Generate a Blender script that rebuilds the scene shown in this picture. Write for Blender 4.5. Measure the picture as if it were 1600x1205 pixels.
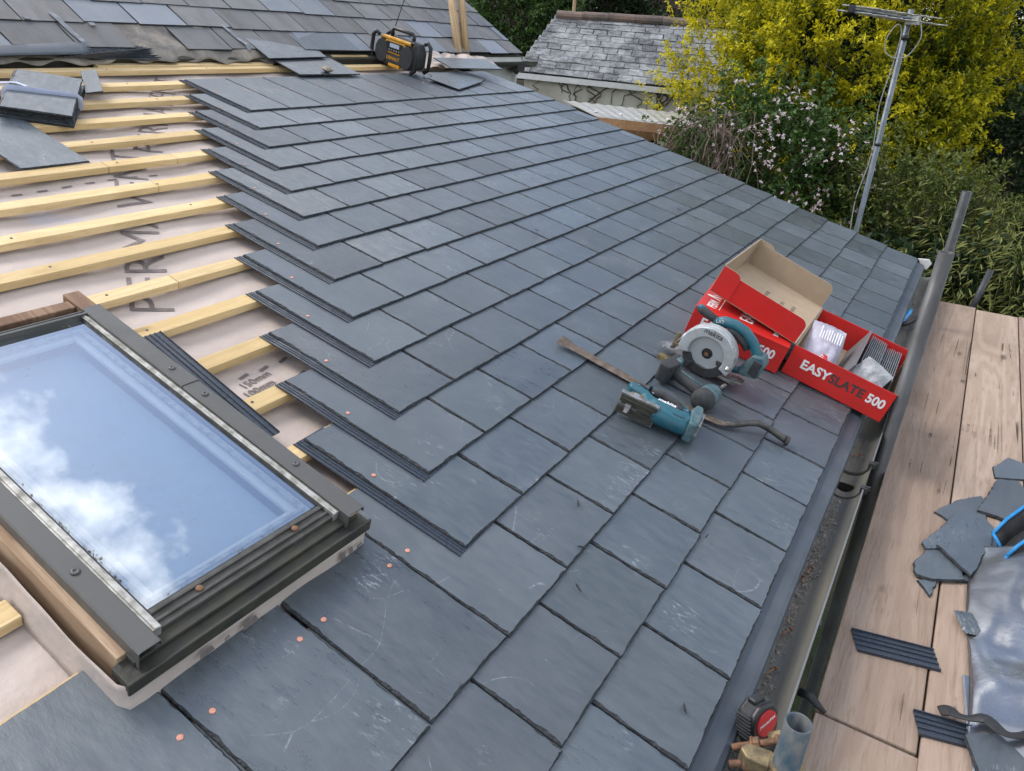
import bpy, bmesh, math, random
import numpy as np
from mathutils import Matrix, Vector, noise as mnoise
random.seed(7); np.random.seed(7)
R = math.radians
scene = bpy.context.scene
for o in list(bpy.data.objects): bpy.data.objects.remove(o)
COL = scene.collection

# ------------------------------------------------------------------ camera
cam = bpy.data.cameras.new('camera'); camo = bpy.data.objects.new('camera', cam); COL.objects.link(camo)
cam.sensor_width = 36; cam.sensor_fit = 'HORIZONTAL'; cam.lens = 25.70; cam.clip_start = .05; cam.clip_end = 500
camo.matrix_world = Matrix(((0.84871677, -0.26296855, 0.45883264, 0.15099364),
                            (0.52702604, 0.34861974, -0.77505344, -0.95232812),
                            (0.04385656, 0.8996176, 0.43447069, 1.18755366),
                            (0, 0, 0, 1)))
scene.camera = camo

# ------------------------------------------------------------------ sky, sun, exposure
SUN_EL, SUN_AZ = R(50), R(-98)          # azimuth measured from +Y towards +X
w = bpy.data.worlds.new('World'); scene.world = w; w.use_nodes = True
nt = w.node_tree; nt.nodes.clear()
def N(nt, typ, **kw):
    n = nt.nodes.new(typ)
    for k, v in kw.items(): setattr(n, k, v)
    return n
sky = N(nt, 'ShaderNodeTexSky', sky_type='NISHITA', sun_disc=False, sun_elevation=SUN_EL, sun_rotation=SUN_AZ, altitude=50, air_density=1.0, dust_density=1.2, ozone_density=1.0)
tc = N(nt, 'ShaderNodeTexCoord')
sep = N(nt, 'ShaderNodeSeparateXYZ'); nt.links.new(tc.outputs['Generated'], sep.inputs[0])
zc = N(nt, 'ShaderNodeMath', operation='MAXIMUM'); zc.inputs[1].default_value = 0.0; nt.links.new(sep.outputs[2], zc.inputs[0])
za = N(nt, 'ShaderNodeMath', operation='ADD'); za.inputs[1].default_value = .22; nt.links.new(zc.outputs[0], za.inputs[0])
dv = N(nt, 'ShaderNodeVectorMath', operation='DIVIDE'); nt.links.new(tc.outputs['Generated'], dv.inputs[0])
cb = N(nt, 'ShaderNodeCombineXYZ')
for i in range(3): nt.links.new(za.outputs[0], cb.inputs[i])
nt.links.new(cb.outputs[0], dv.inputs[1])
cmap = N(nt, 'ShaderNodeMapping'); cmap.inputs['Location'].default_value = (.6, .9, 2.0); nt.links.new(dv.outputs[0], cmap.inputs[0])
cn = N(nt, 'ShaderNodeTexNoise'); cn.inputs['Scale'].default_value = 2.1; cn.inputs['Detail'].default_value = 7; cn.inputs['Roughness'].default_value = .56
nt.links.new(cmap.outputs[0], cn.inputs['Vector'])
cr = N(nt, 'ShaderNodeValToRGB'); cr.color_ramp.elements[0].position = .505; cr.color_ramp.elements[1].position = .60
nt.links.new(cn.outputs['Fac'], cr.inputs[0])
cmix = N(nt, 'ShaderNodeMix', data_type='RGBA'); cmix.inputs['B'].default_value = (13, 12.8, 12.4, 1)
hz = N(nt, 'ShaderNodeMapRange'); hz.inputs[1].default_value = 0; hz.inputs[2].default_value = .12; nt.links.new(sep.outputs[2], hz.inputs[0])
cf = N(nt, 'ShaderNodeMath', operation='MULTIPLY'); nt.links.new(cr.outputs[0], cf.inputs[0]); nt.links.new(hz.outputs[0], cf.inputs[1]); nt.links.new(cf.outputs[0], cmix.inputs['Factor']); nt.links.new(sky.outputs[0], cmix.inputs['A'])
bg = N(nt, 'ShaderNodeBackground'); bg.inputs['Strength'].default_value = .15
nt.links.new(cmix.outputs['Result'], bg.inputs['Color'])
wo = N(nt, 'ShaderNodeOutputWorld'); nt.links.new(bg.outputs[0], wo.inputs[0])

sl = bpy.data.lights.new('sun', 'SUN'); slo = bpy.data.objects.new('sun', sl); COL.objects.link(slo)
sl.energy = 1.4; sl.angle = R(24); sl.color = (1, .955, .89)
sd = Vector((math.sin(SUN_AZ)*math.cos(SUN_EL), math.cos(SUN_AZ)*math.cos(SUN_EL), math.sin(SUN_EL)))
slo.rotation_euler = sd.to_track_quat('Z', 'Y').to_euler()
vs = scene.view_settings; vs.view_transform = 'Standard'; vs.look = 'None'; vs.gamma = 1; vs.exposure = 0.6; vs.use_curve_mapping = False
scene.render.engine = 'CYCLES'
scene.cycles.max_bounces = 4; scene.cycles.diffuse_bounces = 2; scene.cycles.glossy_bounces = 2; scene.cycles.caustics_reflective = False; scene.cycles.caustics_refractive = False; scene.cycles.use_adaptive_sampling = True; scene.cycles.adaptive_threshold = .02; w.cycles.sampling_method = 'MANUAL'; w.cycles.sample_map_resolution = 512; scene.cycles.use_denoising = True; scene.cycles.transparent_max_bounces = 6

# ------------------------------------------------------------------ frames
TH = R(15)
def frame(origin, ph):
    c, s = math.cos(ph), math.sin(ph)
    return Matrix(((0, -c, s, origin[0]), (1, 0, 0, origin[1]), (0, s, c, origin[2]), (0, 0, 0, 1)))
MR = frame((0, 0, 0), TH)                    # the new roof: local x along the eave, y up the slope, z off the slope
MM = frame((-3.665, 0, 1.0), R(32.5))        # the old main roof above it
def RW(t, s, n=0): return MR @ Vector((t, s, n))
T3 = Matrix.Translation
def RX(a): return Matrix.Rotation(a, 4, 'X')
def RY(a): return Matrix.Rotation(a, 4, 'Y')
def RZ(a): return Matrix.Rotation(a, 4, 'Z')

# ------------------------------------------------------------------ mesh helpers
class MB:
    def __init__(s): s.v = []; s.f = []; s.m = []
    def add(s, vs, fs, mi=0, M=None):
        b = len(s.v)
        s.v += [tuple(M @ Vector(p)) if M else tuple(p) for p in vs]
        s.f += [tuple(b+i for i in f) for f in fs]; s.m += [mi]*len(fs); return s
    def box(s, x0, x1, y0, y1, z0, z1, mi=0, M=None):
        return s.add([(x0,y0,z0),(x1,y0,z0),(x1,y1,z0),(x0,y1,z0),(x0,y0,z1),(x1,y0,z1),(x1,y1,z1),(x0,y1,z1)],
              [(3,2,1,0),(4,5,6,7),(0,1,5,4),(1,2,6,5),(2,3,7,6),(3,0,4,7)], mi, M)
    def prism(s, poly, z0, z1, mi=0, M=None, mis=None):
        n = len(poly)
        s.add([(x,y,z0) for x,y in poly]+[(x,y,z1) for x,y in poly],
              [tuple(range(n-1,-1,-1)), tuple(range(n,2*n))], mi, M)
        b = len(s.v)-2*n
        for i in range(n):
            j = (i+1) % n; s.f.append((b+i, b+j, b+n+j, b+n+i)); s.m.append(mi if mis is None else mis)
        return s
    def path(s, pts, rad, n=8, mi=0, M=None, caps=True, squash=None, up=(0,0,1)):
        pts = [Vector(p) for p in pts]; k = len(pts)
        rr = rad if hasattr(rad, '__len__') else [rad]*k
        vs = []; fs = []; upv = Vector(up)
        for i, p in enumerate(pts):
            d = (pts[min(i+1,k-1)]-pts[max(i-1,0)]).normalized()
            a = d.cross(upv)
            if a.length < 1e-4: a = d.cross(Vector((1,0.13,0)))
            a.normalize(); b = d.cross(a).normalized()
            sq = squash[i] if squash else 1
            r1, r2 = (rr[i] if hasattr(rr[i],'__len__') else (rr[i], rr[i]*sq))
            for j in range(n):
                t = 2*math.pi*j/n; vs.append(p + a*(math.cos(t)*r1) + b*(math.sin(t)*r2))
        for i in range(k-1):
            for j in range(n):
                j2 = (j+1) % n; fs.append((i*n+j, i*n+j2, (i+1)*n+j2, (i+1)*n+j))
        if caps: fs.append(tuple(range(n-1,-1,-1))); fs.append(tuple(range((k-1)*n, k*n)))
        return s.add(vs, fs, mi, M)
    def lathe(s, prof, n=16, mi=0, M=None):     # profile (r,z) about z
        vs = []; fs = []; k = len(prof)
        for r, z in prof:
            for j in range(n):
                t = 2*math.pi*j/n; vs.append((r*math.cos(t), r*math.sin(t), z))
        for i in range(k-1):
            for j in range(n):
                j2 = (j+1) % n; fs.append((i*n+j, i*n+j2, (i+1)*n+j2, (i+1)*n+j))
        if prof[0][0] > 1e-5: fs.append(tuple(range(n-1,-1,-1)))
        if prof[-1][0] > 1e-5: fs.append(tuple(range((k-1)*n, k*n)))
        return s.add(vs, fs, mi, M)
    def grid(s, fn, nu, nv, mi=0, M=None):
        vs = [fn(i/nu, j/nv) for j in range(nv+1) for i in range(nu+1)]
        fs = [(j*(nu+1)+i, j*(nu+1)+i+1, (j+1)*(nu+1)+i+1, (j+1)*(nu+1)+i) for j in range(nv) for i in range(nu)]
        return s.add(vs, fs, mi, M)
    def mesh(s, name, mats, smooth=False):
        me = bpy.data.meshes.new(name); me.from_pydata(s.v, [], s.f); me.update()
        for m in (mats if isinstance(mats, (list, tuple)) else [mats]): me.materials.append(m)
        me.polygons.foreach_set('material_index', s.m)
        if smooth: me.polygons.foreach_set('use_smooth', [True]*len(s.f))
        return me
def smooth_pts(P, k=6):
    P = [Vector(p) for p in P]; out = []
    for i in range(len(P)-1):
        p0, p1, p2, p3 = P[max(i-1,0)], P[i], P[i+1], P[min(i+2,len(P)-1)]
        for j in range(k):
            t = j/k; out.append(.5*((2*p1)+(p2-p0)*t+(2*p0-5*p1+4*p2-p3)*t*t+(3*p1-p0-3*p2+p3)*t**3))
    return out+[P[-1]]
def link(name, me, parent=None, M=None):
    o = bpy.data.objects.new(name, me); COL.objects.link(o)
    if parent: o.parent = parent
    if M is not None: o.matrix_local = M
    return o
def obj(name, mb, mats, parent=None, M=None, smooth=False, bevel=0, solid=0, sub=0, seg=2, ang=40):
    o = link(name, mb.mesh(name, mats, smooth), parent, M)
    if solid:
        m = o.modifiers.new('solid', 'SOLIDIFY'); m.thickness = solid; m.offset = 0
    if bevel:
        m = o.modifiers.new('bevel', 'BEVEL'); m.width = bevel; m.segments = seg; m.limit_method = 'ANGLE'; m.angle_limit = R(ang)
        for p in o.data.polygons: p.use_smooth = True
        w_ = o.modifiers.new('wn', 'WEIGHTED_NORMAL'); w_.keep_sharp = True
    if sub:
        m = o.modifiers.new('sub', 'SUBSURF'); m.levels = sub; m.render_levels = sub
    return o
def tag(o, label, cat, group=None, kind=None):
    if label: o['label'] = label
    if cat: o['category'] = cat
    if group: o['group'] = group
    if kind: o['kind'] = kind
    return o
def thing(name, label, cat, M=None, group=None, kind=None):
    o = bpy.data.objects.new(name, None); COL.objects.link(o); o.empty_display_size = .05
    if M is not None: o.matrix_world = M
    return tag(o, label, cat, group, kind)
def text_mesh(body, size, M, bold=0, spacing=1.0, shear=0, align='LEFT', depth=0.0004, sx=1.0):
    c = bpy.data.curves.new('txt', 'FONT'); c.body = body; c.size = size; c.extrude = depth; c.offset = bold; c.space_character = spacing; c.shear = shear; c.align_x = align; c.resolution_u = 3
    o = bpy.data.objects.new('txt', c); COL.objects.link(o)
    me = bpy.data.meshes.new_from_object(o.evaluated_get(bpy.context.evaluated_depsgraph_get()))
    bpy.data.objects.remove(o)
    me.transform(M @ Matrix.Diagonal((sx, 1, 1, 1))); return me

# ------------------------------------------------------------------ materials
def newmat(name):
    m = bpy.data.materials.new(name); m.use_nodes = True; nt = m.node_tree
    return m, nt, nt.nodes['Principled BSDF']
def mixc(nt, fac, a, b, typ='MIX'):
    n = N(nt, 'ShaderNodeMix', data_type='RGBA', blend_type=typ)
    for k, x in (('Factor', fac), ('A', a), ('B', b)):
        if hasattr(x, 'links'): nt.links.new(x, n.inputs[k])
        else: n.inputs[k].default_value = x if k == 'Factor' else (*x, 1)
    return n.outputs['Result']
def ramp(nt, x, p0, p1, c0=0., c1=1.):
    n = N(nt, 'ShaderNodeMapRange', interpolation_type='SMOOTHSTEP'); nt.links.new(x, n.inputs[0])
    for i, v in zip((1,2,3,4), (p0,p1,c0,c1)): n.inputs[i].default_value = v
    return n.outputs[0]
def math_(nt, op, a, b=None):
    n = N(nt, 'ShaderNodeMath', operation=op)
    for i, x in enumerate((a, b)):
        if x is None: continue
        if hasattr(x, 'links'): nt.links.new(x, n.inputs[i])
        else: n.inputs[i].default_value = x
    return n.outputs[0]
def coords(nt, scale=(1,1,1), rnd=True, rot=(0,0,0)):
    t = N(nt, 'ShaderNodeTexCoord'); v = t.outputs['Object']
    if rnd:
        oi = N(nt, 'ShaderNodeObjectInfo'); a = N(nt, 'ShaderNodeVectorMath', operation='ADD')
        k = math_(nt, 'MULTIPLY', oi.outputs['Random'], 57.0)
        nt.links.new(v, a.inputs[0]); nt.links.new(k, a.inputs[1]); v = a.outputs[0]
    mp = N(nt, 'ShaderNodeMapping'); mp.inputs['Scale'].default_value = scale; mp.inputs['Rotation'].default_value = rot
    nt.links.new(v, mp.inputs[0]); return mp.outputs[0]
def noise(nt, vec, scale, detail=4, rough=.55, dist=0):
    n = N(nt, 'ShaderNodeTexNoise'); n.inputs['Scale'].default_value = scale; n.inputs['Detail'].default_value = detail
    n.inputs['Roughness'].default_value = rough; n.inputs['Distortion'].default_value = dist
    nt.links.new(vec, n.inputs['Vector']); return n.outputs['Fac']
def bump(nt, b, h, strength=.3, dist=.01, prev=None):
    n = N(nt, 'ShaderNodeBump'); n.inputs['Strength'].default_value = strength; n.inputs['Distance'].default_value = dist
    nt.links.new(h, n.inputs['Height'])
    if prev is not None: nt.links.new(prev, n.inputs['Normal'])
    nt.links.new(n.outputs[0], b.inputs['Normal']); return n.outputs[0]
def M_(name, col, rough=.5, metal=0, var=.25, scale=12, col2=None, bmp=.15, bs=80, rv=.1, rnd=.0, spec=.5, detail=5, stretch=(1,1,1), bd=.004):
    m, nt, b = newmat(name); v = coords(nt, stretch)
    n = noise(nt, v, scale, detail); f = ramp(nt, n, .3, .7)
    c2 = col2 or tuple(x*(1-var) for x in col)
    c = mixc(nt, f, col, c2)
    if rnd:
        oi = N(nt, 'ShaderNodeObjectInfo'); k = ramp(nt, oi.outputs['Random'], 0, 1, 1-rnd, 1+rnd)
        h = N(nt, 'ShaderNodeHueSaturation'); nt.links.new(k, h.inputs['Value']); nt.links.new(c, h.inputs['Color']); c = h.outputs[0]
    nt.links.new(c, b.inputs['Base Color'])
    b.inputs['Metallic'].default_value = metal; b.inputs['Specular IOR Level'].default_value = spec
    r = ramp(nt, n, .3, .7, max(.03, rough-rv), min(1, rough+rv)); nt.links.new(r, b.inputs['Roughness'])
    if bmp: bump(nt, b, noise(nt, v, bs, 4), bmp, bd)
    return m

def slate_mat(name, c0, c1, scuff=(.34,.36,.38), amount=1.0, rough=.41, rnd=.17, warm=None):
    m, nt, b = newmat(name); v = coords(nt); vst = coords(nt, (1, .30, 1), rot=(0, 0, .55))
    big = noise(nt, v, 4.5, 3); fine = noise(nt, vst, 48, 6, .68); grn = noise(nt, vst, 150, 4, .7)
    c = mixc(nt, ramp(nt, big, .3, .7), c0, c1)
    c = mixc(nt, math_(nt, 'MULTIPLY', ramp(nt, fine, .45, .72), .26), c, tuple(x*1.5 for x in c1))
    c = mixc(nt, math_(nt, 'MULTIPLY', ramp(nt, fine, .48, .30), .25), c, tuple(x*.55 for x in c0))
    if warm: c = mixc(nt, math_(nt, 'MULTIPLY', ramp(nt, noise(nt, coords(nt, (1,.25,1)), 9, 5), .45, .7), .8), c, warm)
    oi = N(nt, 'ShaderNodeObjectInfo')
    hv = math_(nt, 'FRACT', math_(nt, 'MULTIPLY', oi.outputs['Random'], 7.31)); hs = math_(nt, 'FRACT', math_(nt, 'MULTIPLY', oi.outputs['Random'], 23.7))
    c = mixc(nt, ramp(nt, hv, .35, 1, 0, .12), c, (.074,.080,.094)); c = mixc(nt, ramp(nt, hv, .30, 0, 0, .16), c, (.068,.086,.090))
    h = N(nt, 'ShaderNodeHueSaturation'); nt.links.new(ramp(nt, oi.outputs['Random'], 0, 1, 1-rnd, 1+rnd), h.inputs['Value']); nt.links.new(c, h.inputs['Color']); c = h.outputs[0]
    # chalky scuffs: soft smears broken up by the grain, flecks, a few long thin scratches
    area = noise(nt, v, 8, 2)
    smear = math_(nt, 'MULTIPLY', math_(nt, 'MULTIPLY', ramp(nt, area, .58, .74), ramp(nt, grn, .54, .66)), .62*amount)
    fleck = math_(nt, 'MULTIPLY', ramp(nt, grn, .69, .76), .55*amount)
    vo = N(nt, 'ShaderNodeTexVoronoi', feature='DISTANCE_TO_EDGE'); vo.inputs['Scale'].default_value = 4.2; vo.inputs['Randomness'].default_value = 1
    dvv = N(nt, 'ShaderNodeVectorMath', operation='ADD'); nz = N(nt, 'ShaderNodeTexNoise'); nz.inputs['Scale'].default_value = 2.2; nz.inputs['Detail'].default_value = 1
    nt.links.new(v, nz.inputs['Vector']); nt.links.new(v, dvv.inputs[0]); nt.links.new(nz.outputs['Color'], dvv.inputs[1]); nt.links.new(dvv.outputs[0], vo.inputs['Vector'])
    scr = math_(nt, 'MULTIPLY', ramp(nt, vo.outputs['Distance'], .003, .008, 1, 0), math_(nt, 'MULTIPLY', ramp(nt, big, .54, .60), ramp(nt, grn, .40, .60)))
    msk = math_(nt, 'MAXIMUM', math_(nt, 'MAXIMUM', smear, fleck), math_(nt, 'MULTIPLY', scr, .38*amount))
    c = mixc(nt, msk, c, scuff); nt.links.new(c, b.inputs['Base Color'])
    nt.links.new(math_(nt, 'ADD', ramp(nt, fine, .3, .7, rough-.08, rough+.10), ramp(nt, hs, 0, 1, -.08, .10)), b.inputs['Roughness']); b.inputs['Specular IOR Level'].default_value = .95
    p = bump(nt, b, fine, .24, .006)
    bump(nt, b, area, .25, .010, p)
    return m
MAT = {}
MAT['slate'] = slate_mat('slate', (.050,.065,.078), (.070,.086,.100))
MAT['slate_edge'] = M_('slate_edge', (.036,.041,.046), .8, col2=(.017,.020,.023), scale=70, bmp=.9, bs=150, bd=.006)
MAT['old_slate'] = slate_mat('old_slate', (.105,.105,.110), (.135,.130,.128), (.27,.27,.28), .6, .6, .22, warm=(.075,.066,.058))
MAT['old_slate_blue'] = slate_mat('old_slate_blue', (.135,.155,.185), (.175,.19,.215), (.35,.37,.4), .5, .5, .12)
MAT['pvc'] = M_('pvc_strip', (.040,.050,.066), .30, var=.2, scale=40, bmp=.05, rv=.08)
MAT['tray'] = M_('eave_tray', (.060,.073,.092), .46, var=.15, scale=10, bmp=.04, rv=.06)
MAT['copper'] = M_('copper', (.72,.33,.23), .45, .2, var=.3, scale=200)
MAT['copper_dull'] = M_('copper_dull', (.45,.19,.10), .45, .7, var=.4, scale=200)
def wood(name, c0, c1, c2, axis=0, gs=14, rough=.72, knots=True, bmp=.3, rnd=.1, ringk=34, contrast=.45, cracks=0):
    m, nt, b = newmat(name); st = [1,1,1]; st[axis] = .07
    v = coords(nt, tuple(st)); vo_ = coords(nt)
    ring = noise(nt, v, gs*.45, 2, .5, .4)
    ln = math_(nt, 'SINE', math_(nt, 'MULTIPLY', ring, ringk*2.2)); ln = ramp(nt, ln, -.6, 1)
    g = noise(nt, v, gs*10, 5, .7); st_ = noise(nt, vo_, 3.2, 5, .6)
    c = mixc(nt, ramp(nt, ring, .35, .65), c0, c1)
    c = mixc(nt, math_(nt, 'MULTIPLY', ln, contrast), c, c2)
    c = mixc(nt, math_(nt, 'MULTIPLY', ramp(nt, g, .48, .72), .6), c, c2)
    c = mixc(nt, math_(nt, 'MULTIPLY', ramp(nt, st_, .48, .72), .28), c, tuple(x*.8 for x in c2))
    hh = g
    if cracks:
        st3 = [1,1,1]; st3[axis] = .012; ck = noise(nt, coords(nt, tuple(st3)), 15, 2, .5)
        cm = math_(nt, 'MULTIPLY', ramp(nt, math_(nt, 'ABSOLUTE', math_(nt, 'SUBTRACT', ck, .5)), .003, .008, 1, 0), ramp(nt, st_, .50, .62))
        c = mixc(nt, math_(nt, 'MULTIPLY', cm, .85), c, tuple(x*.18 for x in c2)); hh = math_(nt, 'SUBTRACT', g, math_(nt, 'MULTIPLY', cm, 1.5))
    if knots:
        vk = N(nt, 'ShaderNodeTexVoronoi'); vk.inputs['Scale'].default_value = 1; st2 = [9,9,9]; st2[axis] = 2.6
        nt.links.new(coords(nt, tuple(st2)), vk.inputs['Vector'])
        kk = math_(nt, 'MULTIPLY', ramp(nt, vk.outputs['Distance'], .05, .16, .8, 0), ramp(nt, st_, .44, .56))
        c = mixc(nt, kk, c, tuple(x*.4 for x in c2))
    oi = N(nt, 'ShaderNodeObjectInfo'); h = N(nt, 'ShaderNodeHueSaturation'); nt.links.new(ramp(nt, oi.outputs['Random'], 0, 1, 1-rnd, 1+rnd), h.inputs['Value']); nt.links.new(c, h.inputs['Color'])
    nt.links.new(h.outputs[0], b.inputs['Base Color']); b.inputs['Roughness'].default_value = rough; b.inputs['Specular IOR Level'].default_value = .3
    bump(nt, b, hh, bmp, .004); return m
MAT['batten'] = wood('batten_wood', (.64,.47,.235), (.72,.55,.31), (.47,.31,.125), 0, 22, rnd=.08, contrast=.25, bmp=.4)
MAT['board'] = wood('scaffold_board', (.325,.240,.184), (.375,.288,.228), (.215,.148,.106), 1, 11, .85, bmp=.9, contrast=.34, cracks=1, rnd=.12)
MAT['old_wood'] = wood('old_wood', (.20,.115,.07), (.27,.165,.105), (.10,.06,.04), 1, 20)
MAT['orange_wood'] = wood('stained_wood', (.40,.28,.18), (.48,.35,.24), (.20,.115,.065), 1, 20, cracks=1, contrast=.5)
MAT['pole_wood'] = wood('pole_wood', (.42,.29,.16), (.49,.35,.20), (.27,.17,.09), 2, 14)
def membrane_mat():
    m, nt, b = newmat('membrane'); v = coords(nt, rnd=False)
    c = mixc(nt, ramp(nt, noise(nt, v, 3, 4), .3, .7), (.46,.385,.340), (.53,.45,.405))
    c = mixc(nt, math_(nt, 'MULTIPLY', ramp(nt, noise(nt, v, 14, 6, .7), .55, .75), .35), c, (.32,.26,.24))
    c = mixc(nt, math_(nt, 'MULTIPLY', ramp(nt, noise(nt, v, 2.3, 2), .63, .72), .45), c, (.38,.41,.52))
    nt.links.new(c, b.inputs['Base Color']); b.inputs['Roughness'].default_value = .62
    vo = N(nt, 'ShaderNodeTexVoronoi'); vo.inputs['Scale'].default_value = 220; nt.links.new(v, vo.inputs['Vector'])
    p = bump(nt, b, vo.outputs['Distance'], .10, .002); bump(nt, b, noise(nt, v, 7, 4), .7, .02, p)
    return m
MAT['membrane'] = membrane_mat()
MAT['print'] = M_('print_ink', (.20,.165,.155), .6, var=.3, scale=60, bmp=0)
MAT['grey_metal'] = M_('grey_aluminium', (.098,.096,.09), .42, .1, var=.12, scale=14, bmp=.05, rv=.08)
MAT['rail'] = M_('weathered_rail', (.085,.082,.074), .55, .1, col2=(.045,.043,.036), scale=30, bmp=.3)
MAT['alu'] = M_('weathered_aluminium', (.55,.54,.50), .5, .55, col2=(.24,.23,.20), scale=45, bmp=.2)
MAT['dark_rubber'] = M_('dark_rubber', (.022,.022,.023), .6, var=.4, scale=30, bmp=.3)
MAT['dirty_black'] = M_('dirty_black', (.026,.025,.022), .62, col2=(.052,.05,.034), scale=22, bmp=.4)
MAT['black_plastic'] = M_('black_plastic', (.018,.018,.019), .42, var=.3, scale=40, bmp=.08)
MAT['gutter'] = M_('gutter_grey', (.115,.118,.115), .45, col2=(.175,.165,.135), scale=7, bmp=.35, bs=40, stretch=(1.6,.22,1))
MAT['gutter_rim'] = M_('gutter_rim', (.15,.155,.16), .45, var=.15, scale=6, bmp=0)
MAT['gutter_out'] = M_('gutter_black', (.035,.037,.038), .4, var=.2, scale=8, bmp=.05)
MAT['moss'] = M_('moss', (.12,.13,.03), .9, col2=(.05,.05,.02), scale=50, bmp=.8)
MAT['grit'] = M_('grit', (.30,.26,.21), .9, col2=(.13,.115,.10), scale=90, rnd=.3)
MAT['steel_tube'] = M_('galvanised_tube', (.095,.097,.10), .55, .3, col2=(.055,.055,.055), scale=14, bmp=.2, stretch=(1,1,.3))
MAT['dark_tube'] = M_('dark_tube', (.05,.052,.056), .5, .2, var=.3, scale=14)
MAT['blue_tube'] = M_('blue_painted_tube', (.010,.040,.062), .7, .0, col2=(.11,.112,.11), scale=42, bmp=.3, detail=8, stretch=(1,1,.5))
MAT['rust'] = M_('rusty_steel', (.26,.13,.065), .75, .3, col2=(.12,.075,.05), scale=60, bmp=.6)
MAT['brass'] = M_('yellowed_steel', (.32,.25,.13), .6, .5, col2=(.14,.11,.07), scale=50, bmp=.4)
MAT['lead'] = M_('lead_sheet', (.34,.35,.37), .36, .85, col2=(.15,.155,.165), scale=4, bmp=.25, bs=14, rv=.12, bd=.01)
MAT['blind'] = M_('pale_blind', (.34,.42,.50), .8, var=.05, bmp=0)
MAT['white_paint'] = M_('white_render', (.62,.61,.58), .8, var=.12, scale=5, bmp=.2)
MAT['white_plastic'] = M_('white_plastic', (.72,.70,.68), .45, var=.1, bmp=0)

# ================================================================== THE NEW ROOF
W, L, G, TH_S = .25, .5, .20270, .0065
HT = .0198; TILT = math.atan2(HT, L); VERGE = 4.324
roof = thing('slate_roof', 'low pitched roof half covered in new dark grey slates', 'roof', MR)

def slate_mesh(name, w, l, th, seed, rough_edge=.0056, step=.009, mats=None, head=True):
    rnd = random.Random(seed)
    out = []; inn = []
    def edge(a, b, nx, ny, amp):
        n = max(2, int(math.hypot(b[0]-a[0], b[1]-a[1])/step)); run = .5
        for i in range(n):
            f = (i + (rnd.uniform(-.3,.3) if i else 0))/n; x = a[0]+(b[0]-a[0])*f; y = a[1]+(b[1]-a[1])*f
            run = min(1, max(0, run + rnd.uniform(-.6,.6)))
            e = rnd.uniform(0, .0012); d = .0015 + amp*(.25+.75*run)*rnd.uniform(.55,1.25)
            out.append((x+nx*e, y+ny*e)); inn.append((x+nx*d, y+ny*d))
    edge((0,0), (w,0), 0, 1, rough_edge*.65); edge((w,0), (w,l), -1, 0, rough_edge*.7); edge((w,l), (0,l), 0, -1, .0015); edge((0,l), (0,0), 1, 0, rough_edge)
    for i in range(len(inn)):
        x, y = inn[i]; inn[i] = (min(max(x,.0015),w-.0015), min(max(y,.0015),l-.001))
    n = len(out); mb = MB()
    mb.add([(x,y,0) for x,y in out]+[(x,y,th*.42) for x,y in out]+[(x,y,th) for x,y in inn],
           [tuple(range(2*n,3*n)), tuple(range(n-1,-1,-1))], 0)
    for i in range(n):
        j = (i+1) % n; mb.f.append((i,j,n+j,n+i)); mb.m.append(1); mb.f.append((n+i,n+j,2*n+j,2*n+i)); mb.m.append(1)
    return mb.mesh(name, mats or [MAT['slate'], MAT['slate_edge']])
SM = [slate_mesh('slate', W-.0035, L, TH_S, 100+i) for i in range(12)]
SHORT = [slate_mesh('slate', W-.0035, .30, TH_S, 300+i) for i in range(4)]
def put_slate(t0, s0, width=None, short=False, jit=1.0, dz=0):
    me = random.choice(SHORT if short else SM)
    o = link('slate', me, roof)
    sx = 1 if width is None else width/W
    M = T3((t0+.002+random.uniform(-.001,.001)*jit, s0+random.uniform(-.0025,.0025)*jit, -TH_S + dz + random.uniform(-.0004,.0004)*jit)) @ RX(-TILT+R(random.uniform(-.03,.03))*jit) @ RZ(R(random.uniform(-.22,.22))*jit) @ Matrix.Diagonal((sx,1,1,1))
    o.matrix_local = M; return o
nail_bm = MB(); nail_bm.lathe([(.0055,0),(.0055,.0010),(.0042,.0016),(0,.0017)], 12); NAIL = nail_bm.mesh('copper_nail', MAT['copper'])
def nail(t, s, s0):
    n = -(s-s0)*HT/L + .0004
    link('copper_nail', NAIL, roof, T3((t, s, n)) @ RX(-TILT+R(random.uniform(-3,3))))
for k in range(1, 17):
    s0 = (k-1)*G; off = 0 if k % 2 else .5
    tl = -1.25 if k <= 3 else .125*(k-3)
    tr = VERGE + .0042*k
    t = (-5-off)*W if k <= 3 else tl
    while t < tr-.01:
        rem = tr-t
        if rem < W*1.45: put_slate(t, s0, rem); break
        put_slate(t, s0); 
        vis_left = (k == 16) or (k <= 3 and t < .06+.125*(k-3)) or (k > 3 and t < tl+.01)
        if k == 3 and t < .1:
            nail(t+.03, s0+.288, s0); 
            if t < -.1: nail(t+W-.03, s0+.288, s0)
            elif t < .0: nail(t+W-.035, s0+.288, s0)
        elif k > 3 and t < tl+.01: nail(t+.026, s0+.293, s0)
        if k == 16:
            nail(t+.03, s0+.29, s0); nail(t+W-.03, s0+.29, s0)
        t += W
t = -1.25-.125
while t < VERGE-.05:
    rem = VERGE-t
    put_slate(t, .004, rem if rem < W*1.4 else None, short=True, dz=-TH_S-.0015)
    if rem < W*1.4: break
    t += W
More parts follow.
